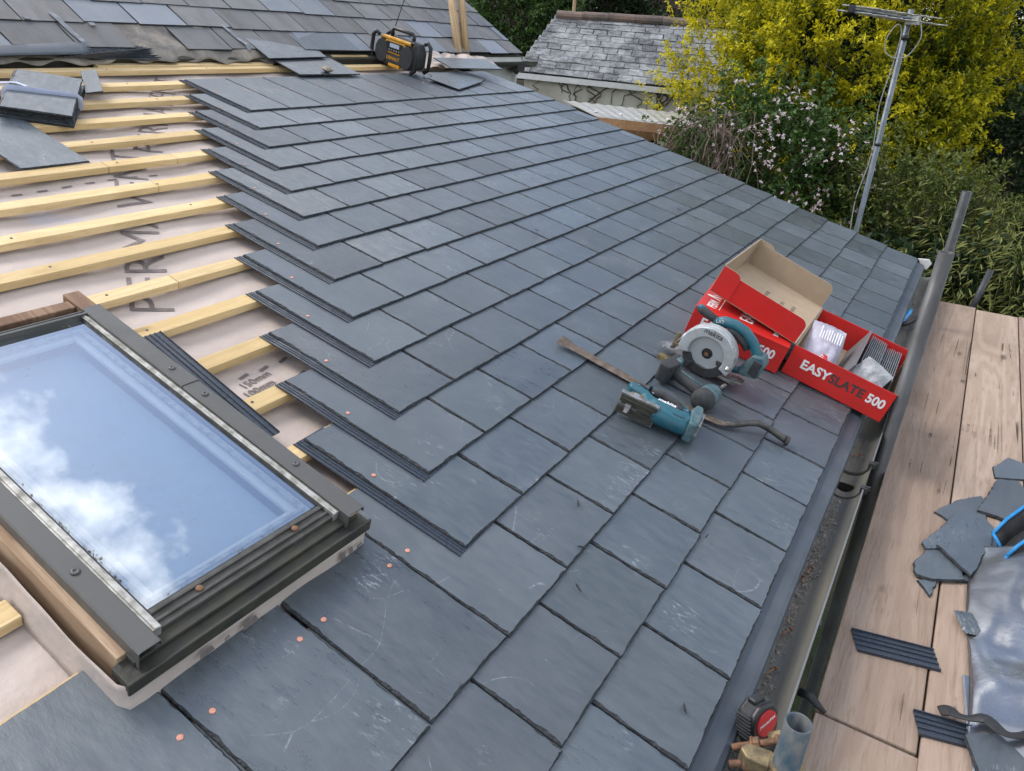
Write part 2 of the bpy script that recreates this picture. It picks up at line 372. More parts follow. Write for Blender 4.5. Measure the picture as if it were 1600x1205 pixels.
# ribbed plastic channels that stick out from under the left edge of each course
def channel_mesh(seed, ln=.51, wd=.105, curl=.004, full=False):
    rnd = random.Random(seed); mb = MB()
    if full: prof = [(0,.004),(.0015,.004),(.002,.0002),(.012,.0002),(.0125,.003),(.014,.003),(.0145,.0002),(.026,.0002),(.0265,.0035),(.028,.0035),(.0285,.0002),(.040,.0002),(.0405,.003),(.042,.003),(.0425,.0002),(wd-.002,.0002),(wd-.0015,.004),(wd,.004),(wd,-.0008),(0,-.0008)]
    else: prof = [(0,.0034),(.0012,.0034),(.0018,.0002),(.0118,.0002),(.0122,.0022),(.0134,.0022),(.0138,.0002),(.0205,.0002),(.0210,.0020),(.0222,.0020),(.0226,.0002),(wd,.0002),(wd,-.0008),(0,-.0008)]
    ns = 14; ph = rnd.uniform(0,6); c = curl*rnd.uniform(.4,1.4)
    vs = []; n = len(prof)
    for i in range(ns+1):
        f = i/ns; y = f*ln; dz = c*max(0, math.sin(f*5+ph))*f; dx = -c*(.5+.5*math.cos(ph))*f*f
        for x, z in prof: vs.append((x+dx, y + (0.004*x/wd), z+dz*(1-x/wd)))
    fs = [(i*n+j, i*n+(j+1)%n, (i+1)*n+(j+1)%n, (i+1)*n+j) for i in range(ns) for j in range(n)]
    fs.append(tuple(range(n))); fs.append(tuple(range(ns*n+n-1, ns*n-1, -1)))
    mb.add(vs, fs); return mb
for k in range(4, 17):
    s0 = (k-1)*G; tl = .125*(k-3)
    mb = channel_mesh(k)
    obj('plastic_channel', mb, MAT['pvc'], roof, T3((tl-.0265, s0-.007, -TH_S-.0004)) @ RX(-TILT) @ RZ(R(random.uniform(0,.5))))
mb = channel_mesh(77, .50, .058, full=True); loose_channel = obj('plastic_channel', mb, MAT['pvc'], None, MR @ T3((.040,1.160,-.022)) @ RZ(R(-4)) @ RX(R(1.0)), )
tag(loose_channel, 'loose dark ribbed plastic channel beside the skylight on the battens', 'plastic strip')
mb = channel_mesh(78, .42); obj('plastic_channel', mb, MAT['pvc'], roof, T3((-.045,.40,-.026)) @ RX(-TILT-R(.1)))

# battens, each in butt-jointed lengths
BT, BB = -.0272, -.0522
joints = {15:(1.9,), 14:(), 13:(.45,), 12:(.55,), 11:(.66,.95), 10:(.72,), 9:(.95,), 8:(1.4,), 7:(.35,), 6:(.9,), 5:(.55,), 4:(.7,), 3:(), 2:(-.3,), 1:(.2,), 0:(.8,), 16:(2.4,)}
def batten(t0, t1, s, w_=.05, rot=0, up=0):
    mb = MB(); mb.box(0, t1-t0, -w_/2, w_/2, BB, BT)
    return obj('batten', mb, MAT['batten'], roof, T3((t0, s, up)) @ RZ(rot), bevel=.0012, seg=1)
for k in range(0, 17):
    s = .5 - .020 + k*G - (.0 if k < 16 else -.0)
    segs = []; a = -1.45
    for j in joints.get(k, ()):
        segs.append((a, j-.0015)); a = j+.0005
    segs.append((a, VERGE-.03))
    for (a, b) in segs:
        if .80 < s < 1.78:                       # trimmed round the skylight
            if a < -.60: batten(a, min(b, -.555+random.uniform(-.02,.0)), s, rot=R(random.uniform(-.15,.15)))
            if b > .02: batten(max(a, .025+random.uniform(0,.02)), b, s, rot=R(random.uniform(-.1,.1)))
        else: batten(a, b, s, rot=R(random.uniform(-.12,.12)))

mb = MB(); rdn = random.Random(77)
for k in range(17):
    s = .5-.020+k*G
    for j in range(-2, 8):
        tt = j*.6+.12+rdn.uniform(-.02,.02)
        if tt < -1.4 or (.80 < s < 1.78 and -.56 < tt < .04): continue
        mb.lathe([(.0042,0),(.0042,.0008),(0,.001)], 8, M=T3((tt, s+rdn.uniform(-.008,.008), BT+.0002)))
obj('batten_nails', mb, MAT['steel_tube'], roof)['kind'] = 'stuff'
def sag(t, s):
    u = (t % .6)/.6
    return BB - .002 - .010*math.sin(math.pi*u)**2 - .005*(.5+.5*math.sin(s*31+.8*math.sin(t*3))) - .004*(mnoise.noise(Vector((t*3.1, s*5, 2)))+.6) - .0035*abs(mnoise.noise(Vector((t*9+s*4, s*13-t*5, 6))))
mb = MB(); mb.grid(lambda u, v: (-1.5+u*(VERGE+1.47), .02+v*3.86, sag(-1.5+u*(VERGE+1.47), .02+v*3.86)), 230, 190)
memb = obj('membrane', mb, MAT['membrane'], roof, smooth=True)
def printed(body, size, t, s, rotz, bold=.004, sx=1.0, parent=None):
    me = text_mesh(body, size, T3((t, s, 0)) @ RZ(rotz), bold=bold, depth=0, sx=sx, spacing=1.05)
    bm = bmesh.new(); bm.from_mesh(me)
    bmesh.ops.subdivide_edges(bm, edges=[e for e in bm.edges if e.calc_length() > .03], cuts=2)
    bmesh.ops.triangulate(bm, faces=bm.faces[:])
    for v in bm.verts: v.co.z = sag(v.co.x, v.co.y)+.0022
    bm.to_mesh(me); bm.free(); me.materials.clear(); me.materials.append(MAT['print'])
    return link('lettering', me, memb)
printed('PERMAVENT', .175, .27, 1.78, R(59), -.0008, 1.25)
printed('PERMAVENT', .175, -.42, 1.84, R(59), -.0008, 1.25)
printed('PERMAVENT', .165, .98, 2.82, R(50), -.0008, 1.15)
printed('150mm', .035, .185, 1.385, R(8), .001)
printed('100mm', .035, .165, 1.345, R(8), .001)
mb = MB()
for i in range(9):
    for (x0, y0, a) in ((.19+.075*i, 1.30+.020*i, 14), (.21+.07*i, 1.425+.0*i, 14), (.12+.085*i, 2.645, 0)):
        q = [(0,0),(.035,0),(.035,.011),(0,.011)]; ca, sa = math.cos(R(a)), math.sin(R(a))
        vs_ = [(x0+p*ca-r*sa, y0+p*sa+r*ca) for p, r in q]
        mb.add([(x, y, sag(x, y)+.0022) for x, y in vs_], [(0,1,2,3)])
obj('printed_dashes', mb, MAT['print'], memb)

# eave: fascia, tray, gutter with its outlet
mb = MB(); mb.box(-1.6, VERGE, -.02, .0, -.26, -.045, M=None)
obj('fascia', MB().box(-.045, -.020, -1.6, VERGE-.01, -.28, -.045), MAT['dirty_black'], roof, MR.inverted())
prof = [(-.12, .012), (-.012, -.0165), (-.008,-.0125), (-.004,-.0125), (.000,-.0205), (.012, -.024), (.034, -.033), (.044, -.042), (.047, -.060), (.045,-.060), (.042,-.044), (.033, -.036), (-.01,-.025), (-.12,.008)]
mb = MB(); n = len(prof); ny = 40
vs_ = []
for i in range(ny+1):
    y = -1.5+(VERGE+1.49)*i/ny
    for x, z in prof: vs_.append((x + (.0015*math.sin(y*5.1) if x > .02 else 0), y, z + (.0015*math.sin(y*7.3+1) if x > .02 else 0)))
mb.add(vs_, [(i*n+j, i*n+(j+1)%n, (i+1)*n+(j+1)%n, (i+1)*n+j) for i in range(ny) for j in range(n)])
obj('eave_tray', mb, MAT['tray'], roof, MR.inverted(), smooth=False)
GX, GZ, GR = .062, -.070, .056
def gutter_piece(y0, y1, r, mats, name, flip=False, extra=0, n=18, seg=12):
    mb = MB()
    def fn(u, v):
        a = math.pi*(1+v) ; return (GX+math.cos(a)*(r+extra), y0+(y1-y0)*u, GZ+math.sin(a)*(r+extra))
    mb.grid(fn, seg, n, 0); return mb
def gutter_len(y0, y1):
    mb = gutter_piece(y0, y1, GR, None, '', seg=30); g = obj('gutter', mb, MAT['gutter'], roof, MR.inverted(), smooth=True)
    m2 = gutter_piece(y0, y1, GR+.0025, None, '', seg=30); obj('gutter_shell', m2, MAT['gutter_out'], g, smooth=True)
    m3 = MB(); m3.box(GX+GR-.0012, GX+GR+.0042, y0, y1, GZ-.001, GZ+.0035); obj('rim', m3, MAT['gutter_rim'], g, bevel=.001, seg=1)
    return g
g1 = gutter_len(-1.5, 1.33)
def half(y0, y1, hole):
    mb = MB()
    def fn(u, v):
        a = math.pi*(1+v); return (GX+math.cos(a)*(GR+.0045), y0+(y1-y0)*u, GZ+math.sin(a)*(GR+.0045))
    mb.grid(fn, 1, 18); return mb
gutter_len(1.50, VERGE+.06)
# outlet union between the two lengths, with a round drain hole
mb = MB(); nn = 28; cx, cy, hr = GX, 1.405, .030
ring = []
for i in range(nn):
    a = 2*math.pi*i/nn; x = cx+hr*math.cos(a); y = cy+hr*math.sin(a); r0 = GR+.004
    ring.append((x, y, GZ-math.sqrt(max(0, r0*r0-(x-GX)**2))))
outer = []
for i in range(nn):
    a = 2*math.pi*i/nn; ca, sa = math.cos(a), math.sin(a); k = 1/max(abs(ca), abs(sa)); u = ca*k; v = sa*k
    ang = -math.pi/2 + u*math.pi/2; r0 = GR+.004
    outer.append((GX+math.cos(ang)*r0, 1.415+v*.105, GZ+math.sin(ang)*r0))
mids = [tuple((a*.5+b*.5) for a, b in zip(p, q)) for p, q in zip(ring, outer)]
def on_arc(p):
    dx, dz = p[0]-GX, p[2]-GZ; l = math.hypot(dx, dz); return (GX+dx/l*(GR+.004), p[1], GZ+dz/l*(GR+.004))
mids = [on_arc(p) for p in mids]
mb.add(ring+mids+outer, [(i, (i+1)%nn, nn+(i+1)%nn, nn+i) for i in range(nn)]+[(nn+i, nn+(i+1)%nn, 2*nn+(i+1)%nn, 2*nn+i) for i in range(nn)])
mb.add(ring+[(x, y, z-.09) for x, y, z in ring], [(i, nn+i, nn+(i+1)%nn, (i+1)%nn) for i in range(nn)], 1)
un = obj('gutter_union', mb, [MAT['gutter'], MAT['dirty_black']], roof, MR.inverted(), smooth=True)
for y in (1.325, 1.505):
    mb = MB(); mb.path([(GX+math.cos(a)*(GR-.001), y, GZ+math.sin(a)*(GR-.001)) for a in [math.pi*(1+i/16) for i in range(17)]], .004, 6)
    obj('seal', mb, MAT['dirty_black'], un)
    mb = MB(); mb.box(GX+GR-.008, GX+GR+.014, y-.010, y+.010, GZ-.012, GZ+.009).box(GX+GR+.004, GX+GR+.02, y-.004, y+.004, GZ-.004, GZ+.013); obj('clip', mb, MAT['gutter_out'], un, bevel=.002)
for y in (-.2, .62, 2.3, 3.2, 4.1):
    mb = MB(); mb.path([(GX+math.cos(a)*(GR+.006), y, GZ+math.sin(a)*(GR+.006)) for a in [math.pi*(1+i/16) for i in range(17)]], ((.003,.013),)*17, 6, up=(0,1,0))
    obj('gutter_bracket', mb, MAT['gutter_out'], roof, MR.inverted())
# verge trim and white end stop, and the wall below
obj('verge_board', MB().box(VERGE-.05, VERGE-.02, -.02, 3.75, -.22, -.03), MAT['dirty_black'], roof)
obj('gutter_end_stop', MB().prism([(-.035,-.01),(.03,-.004),(.05,-.03),(.03,-.075),(-.01,-.045)], 0, .012, M=T3((.03, VERGE+.012, .01)) @ RX(R(90))), MAT['white_plastic'], roof, MR.inverted(), bevel=.003)
obj('house_wall', MB().box(-3.6, -.30, -1.5, VERGE-.08, -3.2, -.12), MAT['white_paint'], roof, MR.inverted())

# grit and copper nails lying in the gutter
rnd = random.Random(5); mb = MB()
for i in range(6500):
    f = rnd.random(); y = .15+rnd.random()*1.15 if rnd.random() < .72 else 1.55+rnd.random()*2.6
    dens = .5+.5*math.sin(y*8.5)+.3*math.sin(y*23)
    if rnd.random() > .35+.6*dens: continue
    ang = -math.pi/2 - .12 + rnd.gauss(0, .17 + .12*max(0, dens)); r0 = GR-.001-abs(rnd.gauss(0,.002))
    x, z = GX+math.cos(ang)*r0, GZ+math.sin(ang)*r0
    s_ = rnd.uniform(.0013,.0036) if rnd.random() < .96 else rnd.uniform(.004,.008)
    mb.add([Vector((rnd.uniform(-1,1), rnd.uniform(-1,1), rnd.uniform(-.3,1)))*s_ for _ in range(4)], [(0,1,2),(0,2,3),(0,3,1),(1,3,2)], 0, T3((x,y,z)))
obj('gutter_grit', mb, MAT['grit'], roof, MR.inverted())['kind'] = 'stuff'
mb = MB()
for i in range(700):
    y = .15+rnd.random()*1.0; ang = math.pi*1.22+rnd.gauss(0,.10)
    if math.sin(y*9+1) < -.1 + rnd.random()*.5: continue
    r0 = GR-.001; x, z = GX+math.cos(ang)*r0, GZ+math.sin(ang)*r0; s_ = rnd.uniform(.002,.006)
    mb.add([Vector((rnd.uniform(-1,1), rnd.uniform(-1,1), rnd.uniform(-.3,.5)))*s_ for _ in range(4)], [(0,1,2),(0,2,3),(0,3,1)], 0, T3((x,y,z)))
obj('gutter_moss', mb, MAT['moss'], roof, MR.inverted())['kind'] = 'stuff'
nb = MB(); nb.path([(0,0,0),(.028,0,0),(.0285,0,0),(.0305,0,0)], [.0014,.0014,.005,.005], 8); NB = nb.mesh('copper_nail', MAT['copper_dull'])
for (y, a, lab) in ((.43, 62, 'copper nail lying in the gutter nearest the tape measure'), (.58, 60, 'copper nail in the gutter, second up from the tape measure'), (.80, 95, 'copper nail in the gutter, one of the close pair, nearer the camera'), (.855, 70, 'copper nail in the gutter, one of the close pair, farther away'), (1.62, 35, 'copper nail in the gutter just below the open red box')):
    o = link('copper_nail', NB, None, T3((GX-.012, y, GZ-GR+.010)) @ RZ(R(a)) @ RY(R(-8))); tag(o, lab, 'nail', 'copper nails dropped in the gutter')
for f, (y, a, s_) in enumerate(((.50,.3,.014),(1.0,1.1,.012),(.70,.5,.006))):
    pass
# ================================================================== THE SKYLIGHT
MW = MR @ T3((-.545, .787, 0)) @ RZ(R(-1.37))
sky_w = thing('skylight', 'large grey framed skylight reflecting blue sky and clouds', 'skylight', MW)
def glass_mat():
    m, nt, b = newmat('coated_glass'); out = nt.nodes['Material Output']
    gl = N(nt, 'ShaderNodeBsdfGlossy'); gl.inputs['Roughness'].default_value = .012; gl.inputs['Color'].default_value = (.90,.95,1,1)
    tr = N(nt, 'ShaderNodeBsdfTransparent'); tr.inputs['Color'].default_value = (.93,.98,1,1)
    fr = N(nt, 'ShaderNodeFresnel'); fr.inputs['IOR'].default_value = 1.6
    k = math_(nt, 'ADD', fr.outputs[0], .46); gbf = N(nt, 'ShaderNodeNewGeometry'); k = math_(nt, 'MULTIPLY', math_(nt, 'MINIMUM', k, 1.0), math_(nt, 'SUBTRACT', 1.0, gbf.outputs['Backfacing']))
    mx = N(nt, 'ShaderNodeMixShader'); nt.links.new(k, mx.inputs[0]); nt.links.new(tr.outputs[0], mx.inputs[1]); nt.links.new(gl.outputs[0], mx.inputs[2])
    # grime: thin dust, thicker in specks
    v = coords(nt); df = N(nt, 'ShaderNodeBsdfDiffuse'); df.inputs['Color'].default_value = (.25,.26,.24,1)
    g = math_(nt, 'ADD', math_(nt, 'MULTIPLY', ramp(nt, noise(nt, v, 60, 5, .7), .62, .80), .5), math_(nt, 'MULTIPLY', ramp(nt, noise(nt, v, 7, 4), .4, .8), .07))
    mx2 = N(nt, 'ShaderNodeMixShader'); nt.links.new(g, mx2.inputs[0]); nt.links.new(mx.outputs[0], mx2.inputs[1]); nt.links.new(df.outputs[0], mx2.inputs[2])
    nt.links.new(mx2.outputs[0], out.inputs[0]); return m
MAT['glass'] = glass_mat()
WX, WY = .530, .985
# weathered timber box, then rubber, covers, glazing bars, glass
fr = MB(); fr.box(.006,.024, .05, .99, -.10, .056); fr.box(.500,.526, .03, 1.03, -.10, .060)
obj('frame_foot', MB().box(.030,.500,.03,.06,-.10,.054), MAT['dirty_black'], sky_w)
obj('timber_frame', fr, MAT['orange_wood'], sky_w, bevel=.002)
obj('head_timber', MB().box(-.30, .490, .985, 1.020, -.06, .062), MAT['old_wood'], sky_w, bevel=.003)
obj('head_timber', MB().box(.490, .532, .940, 1.045, -.06, .068), MAT['old_wood'], sky_w, bevel=.003)
obj('head_channel', MB().box(.06,.486, .925,.978, .03,.052).box(.06,.486,.918,.926,.03,.083).box(.06,.486,.94,.945,.052,.075), MAT['grey_metal'], sky_w, bevel=.0015)
def cover(x0, x1, y0, y1, z1, parent):
    mb = MB(); p = [(x0, .045), (x0, z1-.003), (x0+.003, z1), (x1-.003, z1), (x1, z1-.003), (x1, z1-.014), (x1-.0015, z1-.014), (x1-.0015, z1-.003), (x0+.0015, z1-.002), (x0+.0015,.045)]
    n = len(p); mb.add([(x, y0, z) for x, z in p]+[(x, y1, z) for x, z in p], [(i, n+i, n+(i+1)%n, (i+1)%n) for i in range(n)]+[tuple(range(n)), tuple(range(2*n-1, n-1, -1))])
    return obj('side_cover', mb, MAT['grey_metal'], parent)
c1 = cover(.480, .524, .018, .560, .0835, sky_w); c2 = cover(.479, .525, .552, .940, .0855, sky_w)
c3 = cover(.022, .062, .018, .960, .085, sky_w)
for c, x, y in ((c1,.502,.20),(c1,.502,.50),(c2,.502,.62),(c3,.042,.22),(c3,.042,.75)):
    z = .0835 if c is c1 else .0852
    obj('screw', MB().lathe([(.008,0),(.008,.002),(.006,.0035),(.003,.0038),(.003,.002),(0,.002)], 14, M=T3((x,y,z))), MAT['grey_metal'], c, smooth=True)
for x0, x1 in ((.064,.080),(.466,.479)):
    obj('glazing_bar', MB().box(x0, x1, .045, .918, .052, .0765).box(x0+.004, x1-.004, .045, .918, .0765, .0785), MAT['alu'], sky_w, bevel=.0012)
    obj('seal', MB().box(x0-.004 if x0 > .3 else x1, x0 if x0 > .3 else x1+.004, .075, .915, .06, .0725), MAT['dark_rubber'], sky_w)
obj('pane', MB().box(.078, .466, .092, .917, .060, .068), MAT['glass'], sky_w)
obj('spacer', MB().box(.095,.103,.108,.90,.050,.0575).box(.441,.449,.108,.90,.050,.0575).box(.103,.441,.108,.116,.050,.0575).box(.103,.441,.892,.90,.050,.0575), MAT['alu'], sky_w)
obj('inner_frame', MB().box(.080,.122,.094,.916,.034,.046).box(.424,.464,.094,.916,.034,.046).box(.122,.424,.094,.132,.034,.046).box(.122,.424,.880,.916,.034,.046), MAT['white_plastic'], sky_w, bevel=.003)
obj('blind', MB().box(.120,.426,.130,.884,.004,.008), MAT['blind'], sky_w)
obj('bottom_rail', MB().box(.062,.479,.048,.092,.045,.066).box(.062,.479,.060,.066,.066,.071).box(.062,.479,.078,.088,.066,.0715), MAT['rail'], sky_w, bevel=.002)
for x in (.17,.385): obj('screw', MB().lathe([(.007,0),(.007,.002),(.004,.004),(0,.0035)], 12, M=T3((x,.070,.0705))), MAT['rust'], sky_w, smooth=True)
obj('sill_flashing', MB().box(-.004,.534,.006,.050,.022,.044).box(.02,.52,.026,.049,.044,.056).box(-.006,.536,.0,.006,.020,.050), MAT['dirty_black'], sky_w, bevel=.002)
rd = random.Random(31); mb = MB()
for i in range(420):
    if rd.random() < .75: x, y = .082+abs(rd.gauss(0,.004)), rd.uniform(.10,.42)*(1 if rd.random() < .8 else 2.0)
    elif rd.random() < .3: x, y = rd.uniform(.08,.46), .093+abs(rd.gauss(0,.003))
    else: x, y = .44+rd.gauss(0,.012), .905+rd.gauss(0,.008)
    if mnoise.noise(Vector((x*40, y*24, 3))) < -.05: continue
    s_ = rd.uniform(.0012,.0036); mb.add([Vector((rd.uniform(-1,1), rd.uniform(-1,1), rd.uniform(0,.8)))*s_ for _ in range(4)], [(0,1,2),(0,2,3),(0,3,1)], 0, T3((x,y,.0685)))
obj('moss_and_grit', mb, M_('glass_moss', (.24,.21,.12), .95, col2=(.12,.105,.07), scale=90), sky_w)['kind'] = 'stuff'
# breather membrane turned up round the frame
rnd = random.Random(3)
def skirt(pts, h0, h1, name):
    mb = MB(); nseg = 60; P = [Vector(p) for p in pts]; lens = [0]
    for a, b in zip(P, P[1:]): lens.append(lens[-1]+(b-a).length)
    def at(f):
        d = f*lens[-1]
        for i in range(len(P)-1):
            if d <= lens[i+1]+1e-9: return P[i].lerp(P[i+1], (d-lens[i])/(lens[i+1]-lens[i]))
        return P[-1]
    def fn(u, v):
        p = at(u); nz = mnoise.noise(Vector((u*14, v*2.2, 3)))*.005; top = h1+.012*mnoise.noise(Vector((u*9, 7, 1)))
        out = Vector((-.012, -.016, 0))*(1-v)**2
        return (p.x+nz*.6+out.x, p.y+nz+out.y, h0+(top-h0)*v)
    mb.grid(fn, nseg, 6); return obj(name, mb, MAT['membrane'], sky_w, smooth=True, solid=.0008)
skirt([(-.012,.95,0),(-.010,.010,0),(.004,.004,0),(.536,.004,0),(.536,.10,0)], -.055, .026, 'membrane_upstand')
for i, (x, z, w_, h_) in enumerate(((.115,.010,.030,.016),(.165,.012,.012,.010),(.205,.004,.034,.020),(.445,.002,.016,.026),(.470,.006,.012,.020),(.492,.008,.018,.010))):
    obj('printed_mark', MB().add([(x,-.0085,z-.010),(x+w_,-.0085,z-.006),(x+w_*.8,-.0055,z+h_-.010),(x+w_*.1,-.0055,z+h_-.014)], [(0,1,2,3)]), MAT['print'], sky_w)


# ================================================================== SCAFFOLD
BZ = -.22
def board(x0, x1, y0, y1, label, z=BZ, rz=0, rx=0):
    me = MB(); nx, nyy = 6, 14; rd = random.Random(int(x0*1000+y0*77))
    def warp(x, y): return .0025*math.sin(x*31+y*2+rd.random()*.2)
    me.box(0, x1-x0, 0, y1-y0, -.038, 0)
    o = obj('scaffold_board', me, MAT['board'], None, T3((x0, y0, z)) @ RZ(R(rz)) @ RX(R(rx)), bevel=.004)
    return tag(o, label, 'scaffold board', 'scaffold boards beside the gutter')
board(.165, .385, .500, 4.24, 'long brown scaffold board right next to the gutter')
board(.158, .380, -1.6, .495, 'short near scaffold board end beside the blue painted tube', z=BZ-.003, rz=-.3)
board(.390, .608, .440, 4.20, 'scaffold board carrying the broken slates and lead sheet, second from gutter')
board(.388, .606, -1.6, .430, 'near scaffold board end below the lead sheet, second from gutter', z=BZ-.006)
board(.613, .835, -1.6, 4.22, 'outer scaffold board at the right edge, third from gutter')
board(.840, 1.06, -1.6, 4.22, 'outermost scaffold board, fourth from gutter')
def tube(name, p0, p1, mat, label, r=.0242, hollow=True, group='scaffold tubes'):
    p0, p1 = Vector(p0), Vector(p1); ln = (p1-p0).length; q = (p1-p0).to_track_quat('Z','Y').to_matrix().to_4x4()
    mb = MB(); mb.lathe([(r, 0), (r, ln), (r-.0035, ln), (r-.0035, ln-.25), (0, ln-.25)] if hollow else [(r,0),(r,ln)], 24)
    o = obj(name, mb, mat, None, T3(p0) @ q, smooth=False)
    for p in o.data.polygons: p.use_smooth = len(p.vertices) == 4 and abs(p.normal.z) < .5
    return tag(o, label, 'scaffold tube', group)
tube('scaffold_tube', (.139,1.775,-2.9), (.146,1.785,.607), MAT['steel_tube'], 'upright grey scaffold tube with open top behind the open red box')
tube('scaffold_tube', (.150,3.65,-2.9), (.150,3.65,.54), MAT['dark_tube'], 'dark upright tube at the far end of the gutter')
s0 = tube('scaffold_tube', (.150,.108,-2.9), (.145,.115,.105), MAT['blue_tube'], 'short worn blue painted scaffold tube beside the tape measure')
tube('scaffold_tube', (.36,4.28,-.30), (.405,4.42,-.02), MAT['dark_tube'], 'small open tube end sticking up past the far board ends', r=.019)
for y, lab in ((.44, 'horizontal tube under the near board ends'), (2.05, 'horizontal tube under the middle of the boards'), (4.0, 'horizontal tube under the far board ends')):
    tube('scaffold_tube', (.02, y, -.284), (1.3, y, -.284), MAT['steel_tube'], lab)
obj_ = MB().box(0, .30, 0, .045, 0, .012)
tag(obj('board_clip', MB().path([(.125,.525,-.215),(.15,.518,-.208),(.172,.508,-.216),(.19,.502,-.222)], [(.014,.008),(.014,.008),(.010,.006),(.005,.004)], 8), MAT['dark_rubber'], None, smooth=True), 'black rubber strip poking out between two board ends', 'strip')
# coupler on the blue tube
cp = thing('scaffold_coupler', 'rusty scaffold coupler with bolts clamped to the blue painted tube', 'coupler', T3((.148,.112,-.025)))
obj('clamp_ring', MB().lathe([(.0255,-.022),(.0325,-.022),(.0325,.022),(.0255,.022)], 20), MAT['brass'], cp)
Mb = RZ(R(100))
obj('jaw', MB().prism([(-.028,.02),(-.075,.012),(-.085,-.006),(-.07,-.022),(-.028,-.02)], -.020, .020), MAT['brass'], cp, bevel=.004)
def bolt(p0, p1, mat=MAT['rust']):
    p0, p1 = Vector(p0), Vector(p1); q = (p1-p0).to_track_quat('Z','Y').to_matrix().to_4x4(); ln = (p1-p0).length
    b_ = MB(); b_.lathe([(.0065,0),(.0065,ln)], 12)
    for i in range(int(ln/.003)): b_.lathe([(.0065,i*.003),(.0074,i*.003+.0012),(.0065,i*.003+.0024)], 12)
    b_.lathe([(.0135,ln*.5),(.0135,ln*.5+.012)], 6); b_.lathe([(.015,ln*.5-.004),(.015,ln*.5)], 16); b_.lathe([(.012,ln),(.012,ln+.006),(.006,ln+.009)], 10)
    return obj('bolt', b_, mat, cp, T3(p0) @ q, bevel=.0008, seg=1)
bolt((-.10,.012,-.012), (-.030,.035,.030)); bolt((-.095,-.018,-.022), (-.04,-.002,.004))
obj('hinge_plate', MB().path([(-.045,.045,.02),(-.03,.05,.034),(-.012,.046,.03),(-.005,.036,.012),(-.02,.03,-.006),(-.06,.02,-.012)], [(.012,.003)]*6, 8, up=(0,0,1)), MAT['brass'], cp, smooth=True)

# ================================================================== OLD MAIN ROOF above
old = thing('old_roof', 'older weathered slate roof rising behind the new slates', 'roof', MM)
OW, OL, OG = .30, .5, .20
OM = [slate_mesh('slate', OW-.004, OL, .005, 500+i, .002, .05, [MAT['old_slate'], MAT['slate_edge']]) for i in range(5)]
OMB = [slate_mesh('slate', OW-.004, OL, .005, 520+i, .002, .05, [MAT['old_slate_blue'], MAT['slate_edge']]) for i in range(2)]
OT = math.atan2(.0175, OL)
for i in range(0, 7):
    l0 = .045+OG*i; t = -.9 + (.15 if i % 2 else 0) + .062
    while t < 5.37:
        wd = min(OW, 5.40-t)
        skip = i == 0 and 1.36 < t+.02 < 1.80
        if not skip and wd > .05:
            blue = (i == 1 and 1.15 < t < 1.75) or (i in (0,1) and random.random() < .22) or random.random() < .05
            o = link('slate', random.choice(OMB if blue else OM), old, T3((t, l0-.0075*t+random.uniform(-.008,.008), .012+random.uniform(-.001,.002))) @ RX(-OT+R(random.uniform(-.1,.12))) @ RZ(R(random.uniform(-1.1,1.1) if i < 2 else random.uniform(-.5,.5))) @ Matrix.Diagonal((wd/OW,1,1,1)))
        t += OW
obj('roof_deck', MB().box(-1.2, 5.38, -.02, 2.2, -.06, -.012), MAT['dirty_black'], old)
mb = MB()
def felt(u, v):
    t = .55+u*2.25; hang = -.035 - .012*math.sin(t*16) - .012*math.sin(t*37+1) - .03*max(0, mnoise.noise(Vector((t*3,1,1))))
    l = .27 - v*(.27-hang); z = .004+.010*mnoise.noise(Vector((t*6, l*9, 0)))+.008*v*math.sin(t*23)
    return (t, l, z + (0 if v < .8 else -.02*(v-.8)*5))
mb.grid(felt, 120, 16); MAT['felt'] = M_('old_felt', (.135,.125,.115), .9, col2=(.30,.265,.22), scale=9, bmp=.8, bs=40, bd=.01)
obj('torn_felt', mb, MAT['felt'], old, smooth=True, solid=.002)
MAT['lead_strap'] = M_('lead_strap', (.25,.265,.29), .5, .4, var=.4, scale=30)
for (t, pts) in ((1.28, [(0,.30,.018),(0,.245,.024),(.01,.16,.020),(.02,.07,.024),(.025,.03,.010)]), (2.26, [(0,.28,.016),(.0,.22,.020),(.01,.13,.020),(.02,.06,.028),(.02,.02,.012)])):
    obj('lead_strap', MB().path([(t+a,b,c) for a,b,c in pts], [(.014,.0012)]*5, 6, up=(0,0,1)), MAT['lead_strap'], old)
for (t, l) in ((1.12,.248),(1.42,.215)): obj('lead_clip', MB().box(t,t+.03,l-.012,l+.012,.018,.022), MAT['lead_strap'], old)
# wall and gutter that show past the end of the new roof
obj('house_wall', MB().box(-6.2,-3.70,3.6,5.32,-3.0,.93), MAT['white_paint'], old, MM.inverted())
obj('soffit_board', MB().box(-3.72,-3.655,4.2,5.36,.945,.985), MAT['white_paint'], old, MM.inverted())
mb = MB(); mb.grid(lambda u, v: (-3.615+.05*math.cos(math.pi*(1+v)), 4.15+u*1.36, .955+.05*math.sin(math.pi*(1+v))), 8, 14)
obj('gutter', mb, MAT['gutter_out'], old, MM.inverted(), smooth=True, solid=.003)
obj('gutter_outlet', MB().box(-3.66,-3.57,5.17,5.29,.875,.925).path([(-3.615,5.23,.90),(-3.64,5.22,.86)], .035, 10), MAT['gutter_out'], old, MM.inverted(), bevel=.006)
obj('downpipe', MB().path([(-3.67,5.29,.92),(-3.67,5.29,-2.9)], .012, 8), MAT['white_plastic'], old, MM.inverted())
mb = MB()
mb.box(1.3, 2.4, 3.745, 3.79, -.045, -.02).box(2.95, 3.3, 3.80, 3.85, -.02, .012)
obj('batten', mb, MAT['batten'], old, MM.inverted() @ MR, bevel=.0015)

